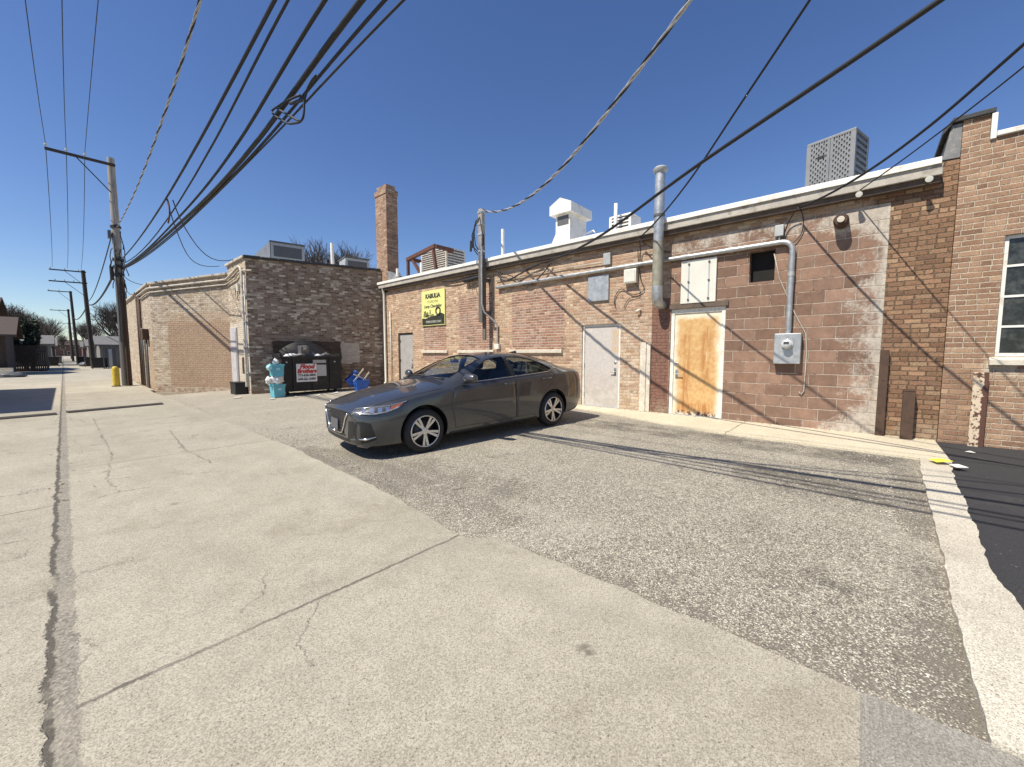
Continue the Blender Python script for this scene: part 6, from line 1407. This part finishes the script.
wheelie('wide black wheeled bin by the second pole', 2.2, 54.5, 1.6); wheelie('black wheeled bin right of the wide one by the gate', 2.75, 55.5, .9); wheelie('dark bin behind the second pole', 1.75, 62, 1.0); wheelie('bin near the third pole', 1.5, 76, 1.1); wheelie('dark bin on the left beyond the board fence', -.75, 66, 1.2, 'dump'); wheelie('bin beside the small pale garage', -.55, 82, 1.2, 'dkgrey')
bag('pale rubbish heap at the foot of the second pole', (1.55, 66, .2), (.5, .5, .28), 'bagg', 21, 'rubbish heap', 'rubbish_heap', 'rubbish along the far alley'); bag('low rubbish heap by the board fence on the left', (-2.2, 39.5, .1), (.6, .4, .2), 'bagg', 22, 'rubbish heap', 'rubbish_heap', 'rubbish along the far alley')

# ================================================================== BARE TREES AND THE EVERGREEN
M['bark'] = simple('grey_bark', (.10, .085, .07), .95, 0, .3, 4)
M['twig'] = simple('bare_twigs', (.085, .07, .06), .95, 0, .25, 1)
def tree_mesh(seed, H, spread, thick=1.0, levels=6):
    rr = random.Random(seed); tb = MB(); cb = MB()
    def grow(p, d, L, r, lv):
        q = [p]; dd = d.copy()
        for k in range(3):
            dd = (dd + Vector((rr.uniform(-.18, .18), rr.uniform(-.18, .18), rr.uniform(-.05, .16)))).normalized(); q.append(q[-1] + dd * L / 3)
        (tb if lv < 2 else cb).tube(q, [r, r * .9, r * .8, r * .68], 7 if lv < 2 else (4 if lv < 4 else 3), caps=False)
        if lv >= levels: return
        n_ = 3 if lv < 3 else rr.choice((2, 3, 3))
        for k in range(n_):
            az = rr.uniform(0, 2 * PI); til = rr.uniform(.35, .85) * spread * (1 if lv else .8)
            a = dd.cross(Vector((math.cos(az), math.sin(az), .3))).normalized(); nd = (Matrix.Rotation(til, 3, a) @ dd); nd.z += .12; nd.normalize()
            st = q[rr.choice((2, 3, 3))]; grow(st, nd, L * rr.uniform(.66, .84), r * rr.uniform(.5, .62), lv + 1)
        if lv < 3: grow(q[-1], dd, L * .75, r * .66, lv + 1)
    grow(Vector((0, 0, 0)), Vector((0, 0, 1)), H * .26, .028 * H * thick, 0)
    return tb, cb
def bare(seed, H, spread, thick=1.0, levels=6):
    tb, cb = tree_mesh(seed, H, spread, thick, levels); t = thing('bare_tree', 'x', 'tree'); tb.build('trunk', M['bark'], t, True, False); cb.build('crown', M['twig'], t, False, False); return t
protos = [bare(5, 12, 1.0, 1.0), bare(8, 12, 1.15, 1.1), bare(17, 12, .9, .9)]
TG = 'bare trees beyond the buildings'
spots = [(0, 16.5, 38, 1.12, 0, 'bare tree rising behind the left building beside the chimney'), (1, 19.2, 38, 1.12, 40, 'bare tree rising behind the left building right of the slim vent pipe'),

 (1, 5.5, 78, .85, 10, 'bare spreading tree above the grey garage behind the near pole'), (0, 7.5, 100, .9, 200, 'bare tree farther back above the grey garage'), (2, 4.2, 112, .7, 60, 'small bare tree right of the third pole'),
 (0, -7.8, 92, .95, 120, 'tall bare tree above the brown garage on the left'), (1, -4.6, 88, .78, 250, 'bare tree behind the evergreen on the left'), (2, -4.0, 108, .85, 15, 'bare tree in the middle of the left row'),
 (0, -2.8, 122, .8, 300, 'bare tree left of the alley end'), (1, -2.5, 160, .9, 140, 'distant bare tree closing the left row'), (2, 4.5, 170, .95, 190, 'distant bare tree at the right of the alley end'), (0, -9, 150, 1.1, 33, 'distant bare tree above the red brick house'), (1, 0.5, 290, 1.0, 77, 'farthest bare tree at the end of the alley'), (2, -7, 220, 1.2, 160, 'far bare tree at the left horizon')]
used = set()
for i, x, y, sc_, rz, lab in spots:
    t = protos[i] if i not in used else copy_tree(protos[i]); used.add(i)
    t.location = (x, y, -.1); t.rotation_euler = (0, 0, R(rz)); t.scale = (sc_, sc_, sc_); t['label'] = lab; t['group'] = TG
def leafy(lab, c, sx, sy, h, n_, col, seed, cat='evergreen'):
    rr = random.Random(seed); t = thing('evergreen_tree', lab, cat, c); b = MB(); blobs = [(rr.uniform(-.6, .6) * sx, rr.uniform(-.5, .5) * sy, h * rr.uniform(.25, .9), rr.uniform(.3, .55)) for _ in range(12)] + [(0, 0, h * .4, .8), (0, 0, h * .7, .6)]
    for k in range(n_):
        bx_, by_, bz, br = rr.choice(blobs); v = Vector((rr.gauss(0, 1), rr.gauss(0, 1), rr.gauss(0, 1))).normalized() * rr.uniform(.6, 1.05) * br
        p = Vector((bx_ + v.x * sx, by_ + v.y * sy, max(.1, bz + v.z * h * .32))); a = Vector((rr.uniform(-1, 1), rr.uniform(-1, 1), rr.uniform(-.5, 1))).normalized() * rr.uniform(.1, .22); c_ = a.cross(Vector((rr.uniform(-1, 1), rr.uniform(-1, 1), rr.uniform(-1, 1)))).normalized() * .07
        b.poly([p - a - c_ * .3, p + c_, p + a, p - c_])
    b.build('foliage', col, t, False, False, norm=False); b = MB(); b.tube([(0, 0, -.1), (.05, 0, h * .5), (0, .05, h * .85)], [.14, .1, .03], 8); b.build('trunk', M['bark'], t, True, False); return t
n = N('dark_evergreen_leaf'); M['leaf'] = n.done(n.mix(n.noise(3, 4), (.014, .022, .012), (.04, .055, .025)), .7)
leafy('dark bushy evergreen by the board fence on the left side of the alley', (-1.75, 52.5, 0), .55, .9, 4.4, 2000, M['leaf'], 4)
leafy('lower dark evergreen bush behind the board fence', (-2.3, 56, 0), .8, 1.2, 3.0, 1200, M['leaf'], 9)
# loose stones on the lot
rr = random.Random(21); b = MB()
for k in range(2600):
    e_ = rr.random()
    if e_ < .08: x = 8.95 - abs(rr.gauss(0, .10)); y = rr.choice((rr.uniform(-.8, 2.1), rr.uniform(3.3, 8)))
    elif e_ < .5: x = 2.3 + abs(rr.gauss(0, .5)); y = rr.uniform(-.3, 9)
    elif e_ < .75: x = rr.uniform(2.4, 7.3); y = -.35 + abs(rr.gauss(0, .25))
    else: x = rr.uniform(2.4, 7.2); y = rr.uniform(-.3, 8)
    s_ = rr.choice((.004, .006, .008, .011)) * rr.uniform(.7, 1.4); z = (.136 if x > 8 else zlot(x)) + s_ * .3; a = rr.uniform(0, PI); ca, sa = math.cos(a) * s_, math.sin(a) * s_
    v = [b.bm.verts.new(p) for p in ((x + ca, y + sa, z), (x - sa * .7, y + ca * .7, z), (x - ca, y - sa, z + .001), (x + sa * .8, y - ca * .8, z), (x + ca * .1, y, z + s_ * .7))]
    for i in range(4): b.bm.faces.new((v[i], v[(i + 1) % 4], v[4]))
n = N('loose_stones'); o = b.build('loose_gravel', n.done(n.ramp(n.white(n.vm('SNAP', n.pos, (.03, .03, .5)), dim='3D'), [(0, (.16, .14, .12)), (.5, (.36, .33, .28)), (1, (.58, .55, .48))]), .9), None, dist=1e-7)
tag(o, 'loose small stones scattered over the parking lot', 'gravel', kind='stuff')
